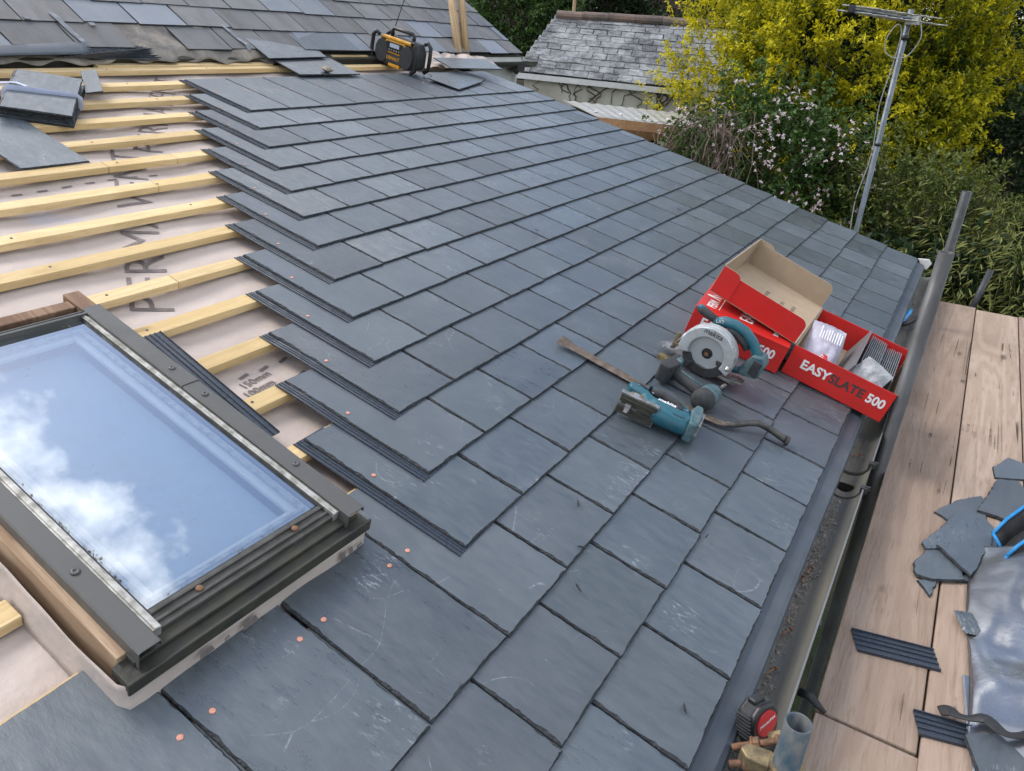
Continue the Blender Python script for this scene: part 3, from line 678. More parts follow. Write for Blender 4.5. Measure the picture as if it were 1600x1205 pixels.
# ================================================================== BACKGROUND GROUND
def gz(x, y):
    f = min(1, max(0, (y-7.5)/11)); f = f*f*(3-2*f)
    return -2.9 + 3.55*f + .35*mnoise.noise(Vector((x*.25, y*.25, 4)))*(.3+f) + max(0, y-18.5)*.03
mb = MB(); mb.grid(lambda u, v: (-60+u*120, -30+v*130, gz(-60+u*120, -30+v*130)), 120, 130)
MAT['ground'] = M_('garden_soil', (.055,.048,.030), .95, col2=(.040,.062,.018), scale=1.6, bmp=.8, bs=14, bd=.05)
tag(obj('ground', mb, MAT['ground'], None, smooth=True), None, None, kind='structure')

# ---- outbuilding with mossy slate roof
E1, E2, R1, R2 = Vector((-5.868,8.871,.671)), Vector((-3.451,9.728,.567)), Vector((-6.051,10.352,1.434)), Vector((-3.978,11.169,1.392))
E2 = E1+(E2-E1)*1.55; R2 = R1+(R2-R1)*1.75
outb = thing('outbuilding', 'small white outbuilding with lichen covered grey slate roof', 'building', T3((E1.x, E1.y, -2.4)))
inv = outb.matrix_world.inverted()
def bil(u, v): return (E1*(1-u)+E2*u)*(1-v)+(R1*(1-u)+R2*u)*v
nrm = (E2-E1).cross(R1-E1).normalized()
ob_m, nt_, b_ = newmat('lichen_slate'); v_ = coords(nt_); oi_ = N(nt_, 'ShaderNodeObjectInfo')
vw_ = N(nt_, 'ShaderNodeNewGeometry').outputs['Position']; f1 = ramp(nt_, noise(nt_, v_, 11, 6, .75), .40, .62); f2 = ramp(nt_, noise(nt_, vw_, 1.9, 5, .65), .40, .60)
c_ = mixc(nt_, math_(nt_, 'MULTIPLY', math_(nt_, 'ADD', f1, f2), .5), (.055,.058,.062), (.30,.31,.32))
h_ = N(nt_, 'ShaderNodeHueSaturation'); nt_.links.new(ramp(nt_, oi_.outputs['Random'], 0, 1, .80, 1.15), h_.inputs['Value']); nt_.links.new(c_, h_.inputs['Color'])
nt_.links.new(h_.outputs[0], b_.inputs['Base Color']); b_.inputs['Roughness'].default_value = .85; bump(nt_, b_, noise(nt_, v_, 30, 4), .5, .01)
LS = []
for i in range(6):
    rd = random.Random(i); mb = MB(); j = lambda: rd.uniform(-.01,.01)
    mb.prism([(j()*.6,j()*.6),(.207+j()*.6,j()*.6),(.208,.30),(0,.30)], 0, .007); LS.append(mb.mesh('slate', ob_m))
ex = (E2-E1).normalized(); up_ = (nrm.cross(ex)).normalized(); rows = 10
tot = (E2-E1).length
for r in range(rows):
    v = r/rows; x = -(.105 if r % 2 else 0); ln = (bil(1,v)-bil(0,v)).length
    while x < ln-.05:
        p = bil(max(0, x/ln), v); ax = (bil(1,v)-bil(0,v)).normalized(); ay = nrm.cross(ax).normalized()
        M = Matrix((( ax.x, ay.x, nrm.x, p.x), (ax.y, ay.y, nrm.y, p.y), (ax.z, ay.z, nrm.z, p.z), (0,0,0,1))) @ T3((0, random.uniform(-.012,.012), .022+random.uniform(-.003,.004))) @ RX(R(-2.4+random.uniform(-.3,.3))) @ RZ(R(random.uniform(-.8,.8)))
        if x/ln < .80: link('slate', random.choice(LS), outb, inv @ M @ Matrix.Diagonal((.98,.72,1,1)))
        x += .211
mb = MB(); o_ = nrm*-.02
mb.add([bil(0,0)+o_, bil(1,0)+o_, bil(1,1)+o_, bil(0,1)+o_], [(0,1,2,3)]); obj('roof_deck', mb, ob_m, outb, inv)
MAT['ridge'] = M_('ridge_tile', (.185,.115,.085), .85, col2=(.10,.085,.075), scale=6, bmp=.5, rnd=.2)
rx = (R2-R1).normalized(); nr = 9; rl = (R2-R1).length
rt = MB(); rt.path([(0,0,0),(.405,0,0)], [(.10,.075)]*2, 12); RT = rt.mesh('ridge_tile', MAT['ridge'])
for i in range(nr):
    p = R1+rx*(i*.41); q = rx.to_track_quat('X','Z').to_matrix().to_4x4()
    link('ridge_tile', RT, outb, inv @ T3(p+Vector((0,0,.03+random.uniform(-.006,.006)))) @ q @ RY(R(random.uniform(-1,1))))
dn = Vector((0,0,-1)); bk = Vector((-ex.y, ex.x, 0)); bk = bk if bk.y > 0 else -bk
mb = MB()
a, b = E1-dn*.0+bk*-.01, E2+bk*-.01
mb.add([a, b, b+dn*.075, a+dn*.075, a+bk*.03, b+bk*.03, b+bk*.03+dn*.075, a+bk*.03+dn*.075], [(3,2,1,0),(4,5,6,7),(0,1,5,4),(2,3,7,6),(0,4,7,3),(1,2,6,5)])
obj('eave_board', mb, MAT['white_plastic'], outb, inv)
MAT['cream'] = M_('cream_render', (.58,.56,.48), .85, col2=(.40,.37,.30), scale=3, bmp=.3)
a, b = E1+bk*.10+ex*.12+dn*.05, E2+bk*.10+dn*.05; a2, b2 = R1-bk*.0+ex*.12+dn*.12, R2+dn*.12
zb = -2.6
mb = MB(); mb.add([a, b, (b.x,b.y,zb), (a.x,a.y,zb)], [(3,2,1,0)]); mb.add([a, a2, a+bk*2.8, (a+bk*2.8).xy.to_tuple()+(zb,), (a.x,a.y,zb)], [(0,1,2,3,4)])
obj('wall', mb, MAT['cream'], outb, inv)
rd = random.Random(8); mb = MB()          # bare creeper stems under the eave
for i in range(22):
    u = rd.choice((rd.uniform(.05,.62), rd.uniform(.34,.62))); p = E1.lerp(E2, u)+bk*.085+dn*.06; pts = [p]
    for k in range(rd.randint(3,8)): p = p+ex*rd.gauss(.0,.07)+dn*rd.uniform(.01,.09)*(1.6 if u > .3 else .7); pts.append(p)
    mb.path(pts, rd.uniform(.004,.008), 5)
MAT['stem'] = M_('bare_stem', (.085,.055,.038), .9, col2=(.05,.032,.024))
obj('creeper_stems', mb, MAT['stem'], outb, inv)['kind'] = 'stuff'
# ---- clear roofed lean-to in front of it
lt = thing('lean_to', 'low lean-to with clear corrugated sheet roof on timber beam', 'lean-to', T3((-2.5,6.3,-2.6))); inv = lt.matrix_world.inverted()
MAT['poly'] = M_('polycarbonate', (.40,.385,.35), .3, var=.25, scale=2, bmp=.0)
LT = [Vector(p) for p in [(-3.035, 5.793, 0.488), (-2.251, 6.78, 0.381), (-2.99, 8.386, 0.374), (-3.806, 6.498, 0.556)]]
A, Bq, Cq, Dq = LT
mb = MB(); mb.grid(lambda u, v: (lambda p: (p.x, p.y, p.z+.0045*math.cos(u*2*math.pi*12)))((A*(1-u)+Bq*u)*(1-v)+(Dq*(1-u)+Cq*u)*v), 140, 4)
obj('roof_sheet', mb, MAT['poly'], lt, inv, smooth=True, solid=.002)
d_ = (Bq-A).normalized(); MAT['beam'] = wood('beam_wood', (.40,.22,.10), (.48,.28,.14), (.26,.13,.055), 1, 14)
obj('beam', MB().path([A+dn*.075+d_*-.3, Bq+dn*.075+d_*.3], [(.030,.082)]*2, 4, up=(0,0,1)), MAT['beam'], lt, inv)
mb = MB(); q = A.lerp(Bq,.68)+Vector((.01,-.02,-.08)); mb.box(q.x-.045,q.x+.045,q.y-.045,q.y+.045,-2.6,q.z); obj('post', mb, MAT['beam'], lt, inv)
for i in range(5):
    p = A.lerp(Bq, .08+.2*i).lerp(Dq.lerp(Cq,.08+.2*i), .3); obj('fixing_cap', MB().lathe([(.022,0),(.02,.012),(0,.018)], 8, M=T3(p+Vector((0,0,.008)))), MAT['white_plastic'], lt, inv, smooth=True)
for i in range(3):
    f = .25+.25*i; obj('rafter', MB().path([A.lerp(Dq, f)+dn*.05, Bq.lerp(Cq, f)+dn*.05], [(.02,.03)]*2, 4), MAT['pole_wood'], lt, inv)

# ---- far end of the garden
MAT['fence'] = M_('dark_fence', (.075,.055,.045), .9, col2=(.045,.033,.028), scale=6, rnd=.25, stretch=(3,3,.3))
MAT['brown_wall'] = M_('brown_render', (.17,.115,.085), .9, col2=(.11,.08,.065), scale=1.5, bmp=.2)
fence = thing('garden_fence', 'dark close boarded fence at the far end of the garden', 'fence', T3((-12,18.6,.4)))
pal = MB().box(0,.115,0,.018,0,1.5).mesh('paling', MAT['fence'])
for i in range(62): link('paling', pal, fence, T3((-2.5+i*.12, i*.062+random.uniform(-.004,.004), random.uniform(-.02,.03)+i*.002)) @ RZ(R(27)))
for z in (.35,1.15): obj('rail', MB().path([(-2.5,.05,z),(4.9,3.88,z+.1)], .03, 4), MAT['fence'], fence)
hs = thing('far_house', 'brown walled far house with a dark porch opening', 'house', T3((-8.3,24.5,1.0)) @ RZ(R(24)))
obj('wall', MB().box(-3.5,-.5,0,4,-1.5,3.2).box(2.2,6,0,4,-1.5,3.2).box(-.5,2.2,0.002,4,1.35,3.2).box(-.5,2.2,1.2,3.9,-1.5,1.4), MAT['brown_wall'], hs)
obj('porch_lintel', MB().box(-.6,2.3,-.10,.0,1.15,1.36), MAT['fence'], hs)
obj('porch_wall', MB().box(-.5,1.5,-.02,.15,-1.5,.55), M_('red_brick', (.22,.12,.085), .9, scale=14), hs)
obj('window_frame', MB().box(-3.2,-2.0,-.05,-.001,.55,1.75), MAT['white_plastic'], hs); obj('window_pane', MB().box(-3.1,-2.65,-.06,-.051,.65,1.65).box(-2.55,-2.1,-.06,-.051,.65,1.65), MAT['black_plastic'], hs)
tag(obj('pale_post', MB().path([(-6.2,11.2,-.6),(-6.2,11.2,2.2)], .03, 8), MAT['pole_wood'], None), 'thin pale post standing behind the outbuilding ridge', 'post')
gw = thing('stone_garden_wall', 'low mossy stone retaining wall behind the outbuilding gable', 'wall', T3((-7.6,12.2,.0)))
st = []
MAT['stone'] = M_('garden_stone', (.14,.12,.10), .9, col2=(.075,.075,.05), scale=8, bmp=.7, rnd=.3)
for i in range(4):
    bmx = bmesh.new(); bmesh.ops.create_cube(bmx, size=1); bmesh.ops.subdivide_edges(bmx, edges=bmx.edges[:], cuts=1)
    for v in bmx.verts: v.co += Vector((random.uniform(-.07,.07),)*3)
    me = bpy.data.meshes.new('stone'); bmx.to_mesh(me); bmx.free(); me.materials.append(MAT['stone']); st.append(me)
for r in range(4):
    for i in range(12): link('stone', random.choice(st), gw, T3((-1.4+i*.28+(r%2)*.14, i*.12, .1+r*.17)) @ RZ(R(23)) @ Matrix.Diagonal((.27,.25,.16,1)))

# ================================================================== VEGETATION
def leaf_mat(name, cols, rough=.5, trans=.25):
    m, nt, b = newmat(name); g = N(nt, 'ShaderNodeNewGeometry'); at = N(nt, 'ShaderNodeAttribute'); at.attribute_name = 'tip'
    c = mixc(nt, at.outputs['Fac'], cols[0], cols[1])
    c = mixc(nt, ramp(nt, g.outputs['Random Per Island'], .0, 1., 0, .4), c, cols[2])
    h = N(nt, 'ShaderNodeHueSaturation'); nt.links.new(ramp(nt, g.outputs['Random Per Island'], 0, 1, 1.14, .86), h.inputs['Value']); nt.links.new(c, h.inputs['Color'])
    nt.links.new(h.outputs[0], b.inputs['Base Color']); b.inputs['Roughness'].default_value = rough; b.inputs['Specular IOR Level'].default_value = .3
    tr = N(nt, 'ShaderNodeBsdfTranslucent'); nt.links.new(h.outputs[0], tr.inputs['Color'])
    mx = N(nt, 'ShaderNodeMixShader'); mx.inputs[0].default_value = trans
    out = nt.nodes['Material Output']; nt.links.new(b.outputs[0], mx.inputs[1]); nt.links.new(tr.outputs[0], mx.inputs[2]); nt.links.new(mx.outputs[0], out.inputs[0])
    return m
def unit(a): return a/(np.linalg.norm(a, axis=-1, keepdims=True)+1e-9)
def leaf_mesh(name, pos, dirs, size, width, tip, rng, mat, fold=.25, nup=None):
    n = len(pos); up = unit(rng.normal(size=(n,3))*.55+np.array([0,0,1.])) if nup is None else nup
    side = unit(np.cross(dirs, up)); nn = np.cross(side, dirs)
    s = size[:,None]; wd = (size*width)[:,None]
    v = np.empty((n,4,3)); v[:,0] = pos; v[:,1] = pos+dirs*s*.45+side*wd*.5+nn*wd*fold; v[:,2] = pos+dirs*s-nn*s*.12; v[:,3] = pos+dirs*s*.45-side*wd*.5+nn*wd*fold
    me = bpy.data.meshes.new(name); me.vertices.add(4*n); me.vertices.foreach_set('co', v.reshape(-1).astype(np.float32))
    idx = (np.arange(n)[:,None]*4+np.array([0,1,2,0,2,3])).reshape(-1)
    me.loops.add(6*n); me.loops.foreach_set('vertex_index', idx.astype(np.int32))
    me.polygons.add(2*n); me.polygons.foreach_set('loop_start', (np.arange(2*n)*3).astype(np.int32))
    me.update(calc_edges=True)
    a = me.attributes.new('tip', 'FLOAT', 'POINT'); a.data.foreach_set('value', np.repeat(tip, 4).astype(np.float32))
    me.materials.append(mat); return me
def sprays(rng, centre, radii, nclump, per, length, outward=.8, upw=.45, shell=(.55,1.0), lump=.28, cut=None, seed=0):
    d = unit(rng.normal(size=(nclump,3))); 
    lumps = np.array([mnoise.noise(Vector((float(x)*2.3+seed, float(y)*2.3, float(z)*2.3))) for x,y,z in d])
    rad = rng.uniform(shell[0]**2, shell[1]**2, nclump)**.5*(1+lump*lumps*1.8)
    c = np.array(centre)+d*rad[:,None]*np.array(radii)
    if cut is not None: k = cut(c); c, d, rad = c[k], d[k], rad[k]
    ax = unit(d*outward+rng.normal(size=d.shape)*.45+np.array([0,0,upw]))
    n = len(c); f = rng.uniform(0,1,(n,per)); ln = length*rng.uniform(.6,1.4,(n,1))
    pos = c[:,None]+ax[:,None]*(f*ln)[...,None]+rng.normal(size=(n,per,3))*length*.13*(1.15-f[...,None])
    ld = unit(ax[:,None]*.55+unit(rng.normal(size=(n,per,3)))*.85)
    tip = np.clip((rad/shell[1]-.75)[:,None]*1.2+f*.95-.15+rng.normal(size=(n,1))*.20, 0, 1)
    return pos.reshape(-1,3), ld.reshape(-1,3), tip.reshape(-1), c, ax
def shrub(name, label, cat, centre, radii, nclump, per, leaf, width, length, mat, base, seed, group=None, stems=10, stem_mat=None, **kw):
    rng = np.random.default_rng(seed)
    root = thing(name, label, cat, T3(base), group); inv = Vector(base)
    pos, ld, tip, c, ax = sprays(rng, centre, radii, nclump, per, length, seed=seed, **kw)
    pos = pos-np.array(base)
    link('crown', leaf_mesh('crown', pos, ld, leaf*rng.uniform(.6,1.3,len(pos)), width, tip, rng, mat), root)
    mb = MB(); rd = random.Random(seed); C_ = Vector(centre)-inv
    mb.path([(0,0,0), (C_*.5+Vector((rd.uniform(-.1,.1), rd.uniform(-.1,.1),0))), C_*.9], [.09,.07,.04], 8)
    obj('trunk', mb, stem_mat or MAT['stem'], root, smooth=True)
    mb = MB()
    for i in rng.choice(len(c), min(len(c), stems*6), replace=False):
        p = Vector(c[i])-inv; s_ = C_*rd.uniform(.45,.8); m_ = s_.lerp(p,.55)+Vector((rd.gauss(0,.08),rd.gauss(0,.08),rd.gauss(.04,.06)))
        mb.path([s_, m_, p, p+Vector(ax[i])*length], [.016,.010,.005,.002], 5)
    obj('limbs', mb, stem_mat or MAT['stem'], root)
    return root, pos
LM = dict(
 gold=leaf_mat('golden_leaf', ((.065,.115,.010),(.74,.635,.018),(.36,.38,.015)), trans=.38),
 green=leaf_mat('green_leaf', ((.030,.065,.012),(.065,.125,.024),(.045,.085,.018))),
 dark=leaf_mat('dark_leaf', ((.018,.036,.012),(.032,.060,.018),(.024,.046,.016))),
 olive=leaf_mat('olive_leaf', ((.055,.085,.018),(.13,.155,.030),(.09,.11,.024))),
 bamboo=leaf_mat('bamboo_leaf', ((.12,.145,.035),(.34,.34,.10),(.21,.22,.06)), trans=.35))
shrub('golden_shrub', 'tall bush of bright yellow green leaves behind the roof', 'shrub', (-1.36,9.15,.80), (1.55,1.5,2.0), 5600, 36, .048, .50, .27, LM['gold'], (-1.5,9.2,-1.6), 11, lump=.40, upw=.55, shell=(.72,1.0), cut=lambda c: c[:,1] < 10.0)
shrub('dark_bush', 'dark leaf core added inside the bright yellow bush for its shaded gaps', 'shrub', (-1.45,9.4,.55), (1.25,1.0,1.6), 1500, 14, .07, .5, .3, LM['dark'], (-1.4,9.5,-1.6), 19)  # added core: the crown's inner shade is put into dark leaf colour
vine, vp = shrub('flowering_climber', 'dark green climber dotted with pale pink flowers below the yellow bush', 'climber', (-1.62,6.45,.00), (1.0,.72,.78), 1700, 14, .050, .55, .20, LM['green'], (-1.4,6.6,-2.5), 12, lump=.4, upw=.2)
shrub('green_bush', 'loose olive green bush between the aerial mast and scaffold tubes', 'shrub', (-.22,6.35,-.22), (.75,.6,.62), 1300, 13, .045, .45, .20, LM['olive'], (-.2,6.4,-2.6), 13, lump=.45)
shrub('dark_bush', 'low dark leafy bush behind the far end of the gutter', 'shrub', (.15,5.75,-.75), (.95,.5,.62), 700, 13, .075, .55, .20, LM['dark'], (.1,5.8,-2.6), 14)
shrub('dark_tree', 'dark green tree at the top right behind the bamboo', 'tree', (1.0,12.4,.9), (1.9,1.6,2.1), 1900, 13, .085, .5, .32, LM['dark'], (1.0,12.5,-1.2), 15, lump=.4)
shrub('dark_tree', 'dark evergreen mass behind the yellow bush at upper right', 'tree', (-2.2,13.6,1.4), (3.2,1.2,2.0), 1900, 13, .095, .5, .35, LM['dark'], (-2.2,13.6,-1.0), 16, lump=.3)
shrub('dark_bush', 'dark hedge like bush filling the gap right of the golden bush', 'shrub', (.35,9.6,-.6), (1.3,.9,1.5), 1500, 13, .08, .5, .3, LM['dark'], (.3,9.6,-2.2), 17, lump=.35)
shrub('laurel_bush', 'green bush beyond the old roof edge at the top', 'shrub', (-8.7,13.4,1.35), (1.0,.8,1.35), 1300, 13, .085, .5, .26, LM['green'], (-8.7,13.4,-.4), 18, lump=.35)
for i, (x, y, z, rx_, rz_, lab) in enumerate(((-13.5,21,2.4,2.6,2.2,'dark garden tree at the far end left of the fence'), (-10.2,20.5,2.6,1.6,1.8,'dark garden tree overhanging the middle of the far fence'), (-4.6,19.5,2.2,2.4,2.2,'dark tree beyond the outbuilding near the far house'), (2.5,20,2.6,3.0,3.0,'large dark tree far off behind the bamboo'), (-17.5,24,3.0,3.0,3.0,'dark tree farthest left behind the old roof'))):
    shrub('garden_tree', lab, 'tree', (x,y,z), (rx_,1.6,rz_), 1000, 12, .15, .5, .5, LM['dark'], (x,y,gz(x,y)-.1), 30+i, group='dark trees at the end of the garden', lump=.35)
# low plants on the bank
rng = np.random.default_rng(4); n = 9000
px_ = rng.uniform(-14,-4,n); py_ = rng.uniform(11.2,17.5,n); pz_ = np.array([gz(float(a),float(b)) for a,b in zip(px_,py_)])+rng.uniform(0,.28,n)
tag(link('ground_cover', leaf_mesh('ground_cover', np.stack([px_,py_,pz_],1), unit(rng.normal(size=(n,3))+np.array([0,0,.6])), rng.uniform(.06,.16,n), .5, rng.uniform(0,1,n), rng, LM['green'])), 'low green plants covering the garden bank', 'plants', kind='stuff')
# bamboo: arching culms with narrow drooping leaves
rng = np.random.default_rng(21); rd = random.Random(21)
bam = thing('bamboo', 'clump of bamboo with narrow yellow green leaves beside the scaffold boards', 'bamboo', T3((.92,5.95,-2.60)))
P_, D_, mb = [], [], MB()
for i in range(170):
    a = rd.uniform(0, 2*math.pi); r_ = rd.uniform(0,.75); b0 = Vector((r_*math.cos(a)*1.15, r_*math.sin(a)*.9, 0)); h_ = rd.uniform(2.1,3.35); lean = Vector((math.cos(a),math.sin(a),0))*rd.uniform(.05,.5)+Vector((-.10,-.10,0))
    pts = [b0+lean*(f**2)*1.0+Vector((0,0,h_*(f-.12*f**4))) for f in (0,.25,.5,.75,.9,1)]; mb.path(pts, [.005,.005,.004,.003,.002,.001], 5)
    for k in range(120):
        f = rd.uniform(.40,1.0); p = b0+lean*(f**2)+Vector((0,0,h_*(f-.12*f**4)))
        side = Vector((rd.gauss(0,1), rd.gauss(0,1), rd.gauss(-.15,.35))).normalized(); p = p+side*rd.uniform(.0,.20)
        P_.append(p); D_.append((side*.8+Vector((-.35,-.2,-.30))).normalized())
P_ = np.array(P_); D_ = np.array(D_)
link('leaves', leaf_mesh('leaves', P_, D_, rng.uniform(.05,.115,len(P_)), .14, rng.uniform(0,1,len(P_)), rng, LM['bamboo'], fold=.1), bam)
obj('culms', mb, M_('culm', (.16,.17,.05), .5, var=.3), bam)
# pink flowers of the climber and a tangle of dead twigs
rng = np.random.default_rng(9); base = np.array((-1.4,6.6,-2.5))
cam_p = np.array((.151,-.952,1.188)); k_ = []
fl = []
for i in range(105):
    d = unit(rng.normal(size=3)); d[1] = -abs(d[1]); d = unit(d+np.array([.1,-.3,.15])); c = np.array((-1.62,6.45,.02))+d*np.array((1.10,.80,.86))*rng.uniform(.93,1.12)
    for j in range(rng.integers(2,7)): fl.append(c+rng.normal(size=3)*.04)
fp, fd = [], []
for c in fl:
    nrm_ = unit(rng.normal(size=3)*.5+np.array([.15,-.6,.7])); a1 = unit(np.cross(nrm_, rng.normal(size=3))); a2 = np.cross(nrm_, a1)
    for k in range(4):
        t_ = k*math.pi/2; fp.append(c); fd.append(unit(a1*math.cos(t_)+a2*math.sin(t_)+nrm_*.25))
fp = np.array(fp)-base; fd = np.array(fd)
FM = leaf_mat('petal', ((.62,.42,.46),(.80,.74,.74),(.70,.56,.59)), trans=.3)
link('flowers', leaf_mesh('flowers', fp, fd, rng.uniform(.016,.027,len(fp)), .75, rng.uniform(0,1,len(fp)), rng, FM), vine)
tw = MB(); rd = random.Random(2)
for i in range(95):
    p = Vector((-1.90+rd.gauss(0,.16), 5.82+rd.gauss(0,.14), .55+rd.gauss(0,.07))); d = Vector((rd.gauss(-.02,.5), rd.gauss(-.25,.3), rd.uniform(-.2,.6))); pts = [p]
    for k in range(rd.randint(5,9)): d = (d*.72+Vector((rd.gauss(0,.3), rd.gauss(0,.3), -.42))); p = p+d.normalized()*.10; pts.append(p)
    tw.path(pts, rd.uniform(.002,.0045), 4)
dt = obj('dead_stems', tw, M_('dead_stem', (.20,.15,.115), .9, col2=(.10,.07,.055)), None)
tag(dt, 'tangle of pale dead climber stems hanging beside the lean-to', 'dead stems', kind='stuff')

# ================================================================== AERIAL
mast = thing('aerial_mast', 'grey aerial mast with television antenna rising past the verge', 'aerial', T3((-.46,4.9,-2.0)))
MAT['mast'] = M_('mast_grey', (.165,.185,.215), .45, .4, var=.25, scale=12)
obj('pole', MB().path([(0,0,0),(-.004,.02,3.435)], .018, 14), MAT['mast'], mast, smooth=True)
obj('tape', MB().path([(0,.018,3.255),(0,.018,3.285)], .0215, 12), MAT['black_plastic'], mast, smooth=True); obj('tape', MB().path([(0,.012,2.59),(0,.012,2.61)], .0215, 12), MAT['black_plastic'], mast, smooth=True)
bd_ = Vector((-.395,-.364,.043)).normalized(); b0 = Vector((.055,.030,3.375)); 
obj('boom', MB().path([b0, b0+bd_*.50], [(.009,.009)]*2, 4), MAT['mast'], mast)
el = Vector((.90,.42,-.06)).normalized()
for k in range(11):
    p = b0+bd_*(.02+.046*k); h_ = (.40-.018*k); obj('element', MB().path([p-el*h_*.5+Vector((0,0,.020 if k%2 else -.014)), p+el*h_*.5+Vector((0,0,.020 if k%2 else -.014))], .0042, 6), MAT['alu'], mast)
obj('end_cap', MB().box(-.02,.02,-.02,.02,-.022,.022, M=T3(b0+bd_*.50)), MAT['black_plastic'], mast, bevel=.004)
obj('bracket', MB().box(-.03,.055,-.025,.025,-.03,.02, M=T3(Vector((.01,.01,3.375)))), MAT['alu'], mast, bevel=.003)
MAT['cable'] = M_('cable_grey', (.38,.37,.35), .5, bmp=0)
cab = [Vector((.07,.0,3.36)), Vector((.095,-.02,3.27)), Vector((.05,-.03,3.17)), Vector((-.02,-.03,3.145)), Vector((-.09,-.03,3.18)), Vector((-.105,-.03,3.26)), Vector((-.06,-.02,3.345)), Vector((-.025,-.02,3.29)), Vector((-.03,-.022,3.10)), Vector((-.05,-.022,2.85)), Vector((-.028,-.02,2.62)), Vector((-.03,-.02,2.45)), Vector((-.055,-.02,2.2)), Vector((-.03,-.02,1.9))]
obj('cable', MB().path(smooth_pts(cab), .0036, 6), MAT['cable'], mast, smooth=True)
# ================================================================== THINGS ON THE ROOF
def VF(t, s, n=0, rz=0, rx=0, ry=0):      # x down the slope, y away along the eave, z off the slope
    return MR @ T3((t, s, n)) @ RZ(R(-90+rz)) @ RX(R(rx)) @ RY(R(ry))
MAT['red'] = M_('red_card', (.62,.024,.020), .40, var=.16, scale=8, bmp=.35, bs=9, rv=.08, bd=.006)
MAT['card'] = M_('brown_card', (.40,.30,.205), .85, var=.08, scale=20, bmp=.1)
MAT['ink_white'] = M_('white_ink', (.82,.80,.80), .5, var=.03, bmp=0)
MAT['ink_dark'] = M_('dark_ink', (.055,.040,.040), .5, var=.05, bmp=0)
MAT['teal'] = M_('teal_plastic', (.005,.100,.142), .42, col2=(.035,.105,.132), scale=45, bmp=.15, detail=8)
MAT['teal_worn'] = M_('worn_teal', (.014,.085,.110), .55, col2=(.11,.145,.148), scale=50, bmp=.2)
MAT['grip'] = M_('black_grip', (.020,.021,.023), .75, col2=(.042,.044,.047), scale=60, bmp=.35, bs=300)
MAT['guard'] = M_('cast_aluminium', (.52,.535,.54), .5, .35, col2=(.38,.39,.39), scale=30, bmp=.25, bs=120)
MAT['blade'] = M_('saw_blade', (.62,.63,.64), .38, .45, col2=(.50,.51,.52), scale=6, bmp=.05)
MAT['steel'] = M_('worn_steel', (.42,.42,.42), .45, .7, col2=(.18,.17,.16), scale=30, bmp=.2)
def word(name, body, size, mat, parent, M, bold=0, sx=1, shear=0, spacing=1):
    me = text_mesh(body, size, M, bold=bold, sx=sx, shear=shear, spacing=spacing, depth=.0002); me.materials.clear(); me.materials.append(mat)
    return link(name, me, parent)
def rpanel(x0, x1, z0, z1, y0, y1, r, corners=('tr','tl'), mi=0):     # upright panel with rounded top corners
    pts = [(x0,z0),(x1,z0)]
    if 'tr' in corners: pts += [(x1-r+r*math.cos(a), z1-r+r*math.sin(a)) for a in [math.pi/2*i/5 for i in range(6)]]
    else: pts += [(x1,z1)]
    if 'tl' in corners: pts += [(x0+r-r*math.sin(a), z1-r+r*math.cos(a)) for a in [math.pi/2*i/5 for i in range(6)]]
    else: pts += [(x0,z1)]
    mb = MB(); n = len(pts)
    mb.add([(x,y0,z) for x,z in pts], [tuple(range(n))], 0); mb.add([(x,y1,z) for x,z in pts], [tuple(range(n-1,-1,-1))], 1)
    b0, b1 = len(mb.v)-2*n, len(mb.v)-n
    for i in range(n): j = (i+1) % n; mb.f.append((b0+i, b1+i, b1+j, b0+j)); mb.m.append(1)
    return mb
RC, BC = [MAT['red'], MAT['card']], [MAT['card'], MAT['card']]
BXW, BXD, BXH, CT = .384, .50, .121, .004
MBX = VF(1.757, .281, .0015)
ob = thing('open_box', 'open red cardboard box with its lid up overhanging the gutter', 'box', MBX)
mb = MB(); mb.box(0,BXW,0,CT,0,BXH,0); obj('front_wall', mb, MAT['red'], ob, bevel=.001)
mb = MB(); mb.box(0,BXW,BXD-CT,BXD,0,BXH); obj('rear_wall', mb, MAT['red'], ob, bevel=.001)
obj('end_wall', MB().box(BXW-CT,BXW,CT,BXD-CT,0,BXH-.002), MAT['card'], ob); obj('end_wall', MB().box(0,CT,CT,BXD-CT,0,BXH-.002), MAT['card'], ob)
obj('bottom', MB().box(CT,BXW-CT,CT,BXD-CT,0,CT), MAT['card'], ob)
obj('torn_corner', MB().prism([(0,0),(.001,.05),(.045,.012)], 0, .003, M=T3((BXW+.001,.006,BXH-.052)) @ RY(R(-90)) @ RZ(R(90))), MAT['red'], ob)
FT = RX(R(90))
word('lettering', 'EASY', .050, MAT['ink_white'], ob, T3((.050,-.0006,.050)) @ FT, bold=.0016, sx=.98)
word('lettering', 'SLATE', .050, MAT['ink_dark'], ob, T3((.160,-.0006,.050)) @ FT, bold=.0014, sx=.96)
word('lettering', '500', .050, MAT['ink_white'], ob, T3((.302,-.0006,.048)) @ FT, bold=.0016, sx=.88)
lid = bpy.data.objects.new('lid', None); COL.objects.link(lid); lid.parent = ob; lid.matrix_local = T3((-.002,0,BXH+.001)) @ RY(R(6.2))
LL = .372
obj('panel', MB().box(-LL,0,0,BXD,0,CT), MAT['card'], lid)
o = obj('flap', rpanel(-LL+.004,-.006,CT,.098,-.002,.002,.030,('tr',)), RC, lid)
o = obj('flap', rpanel(-LL+.010,-.006,CT,.105,BXD-.002,BXD+.002,.030), BC, lid)
obj('end_flap', MB().box(-LL-.003,-LL+.001,0,BXD,0,.118), MAT['card'], lid)
obj('tuck_tab', rpanel(-LL,-LL+.078,.006,.116,-.006,-.0025,.028,('tr',)), RC, lid)
obj('tuck_tab', rpanel(-LL,-LL+.080,.006,.118,BXD+.0025,BXD+.006,.03,('tr',)), BC, lid)
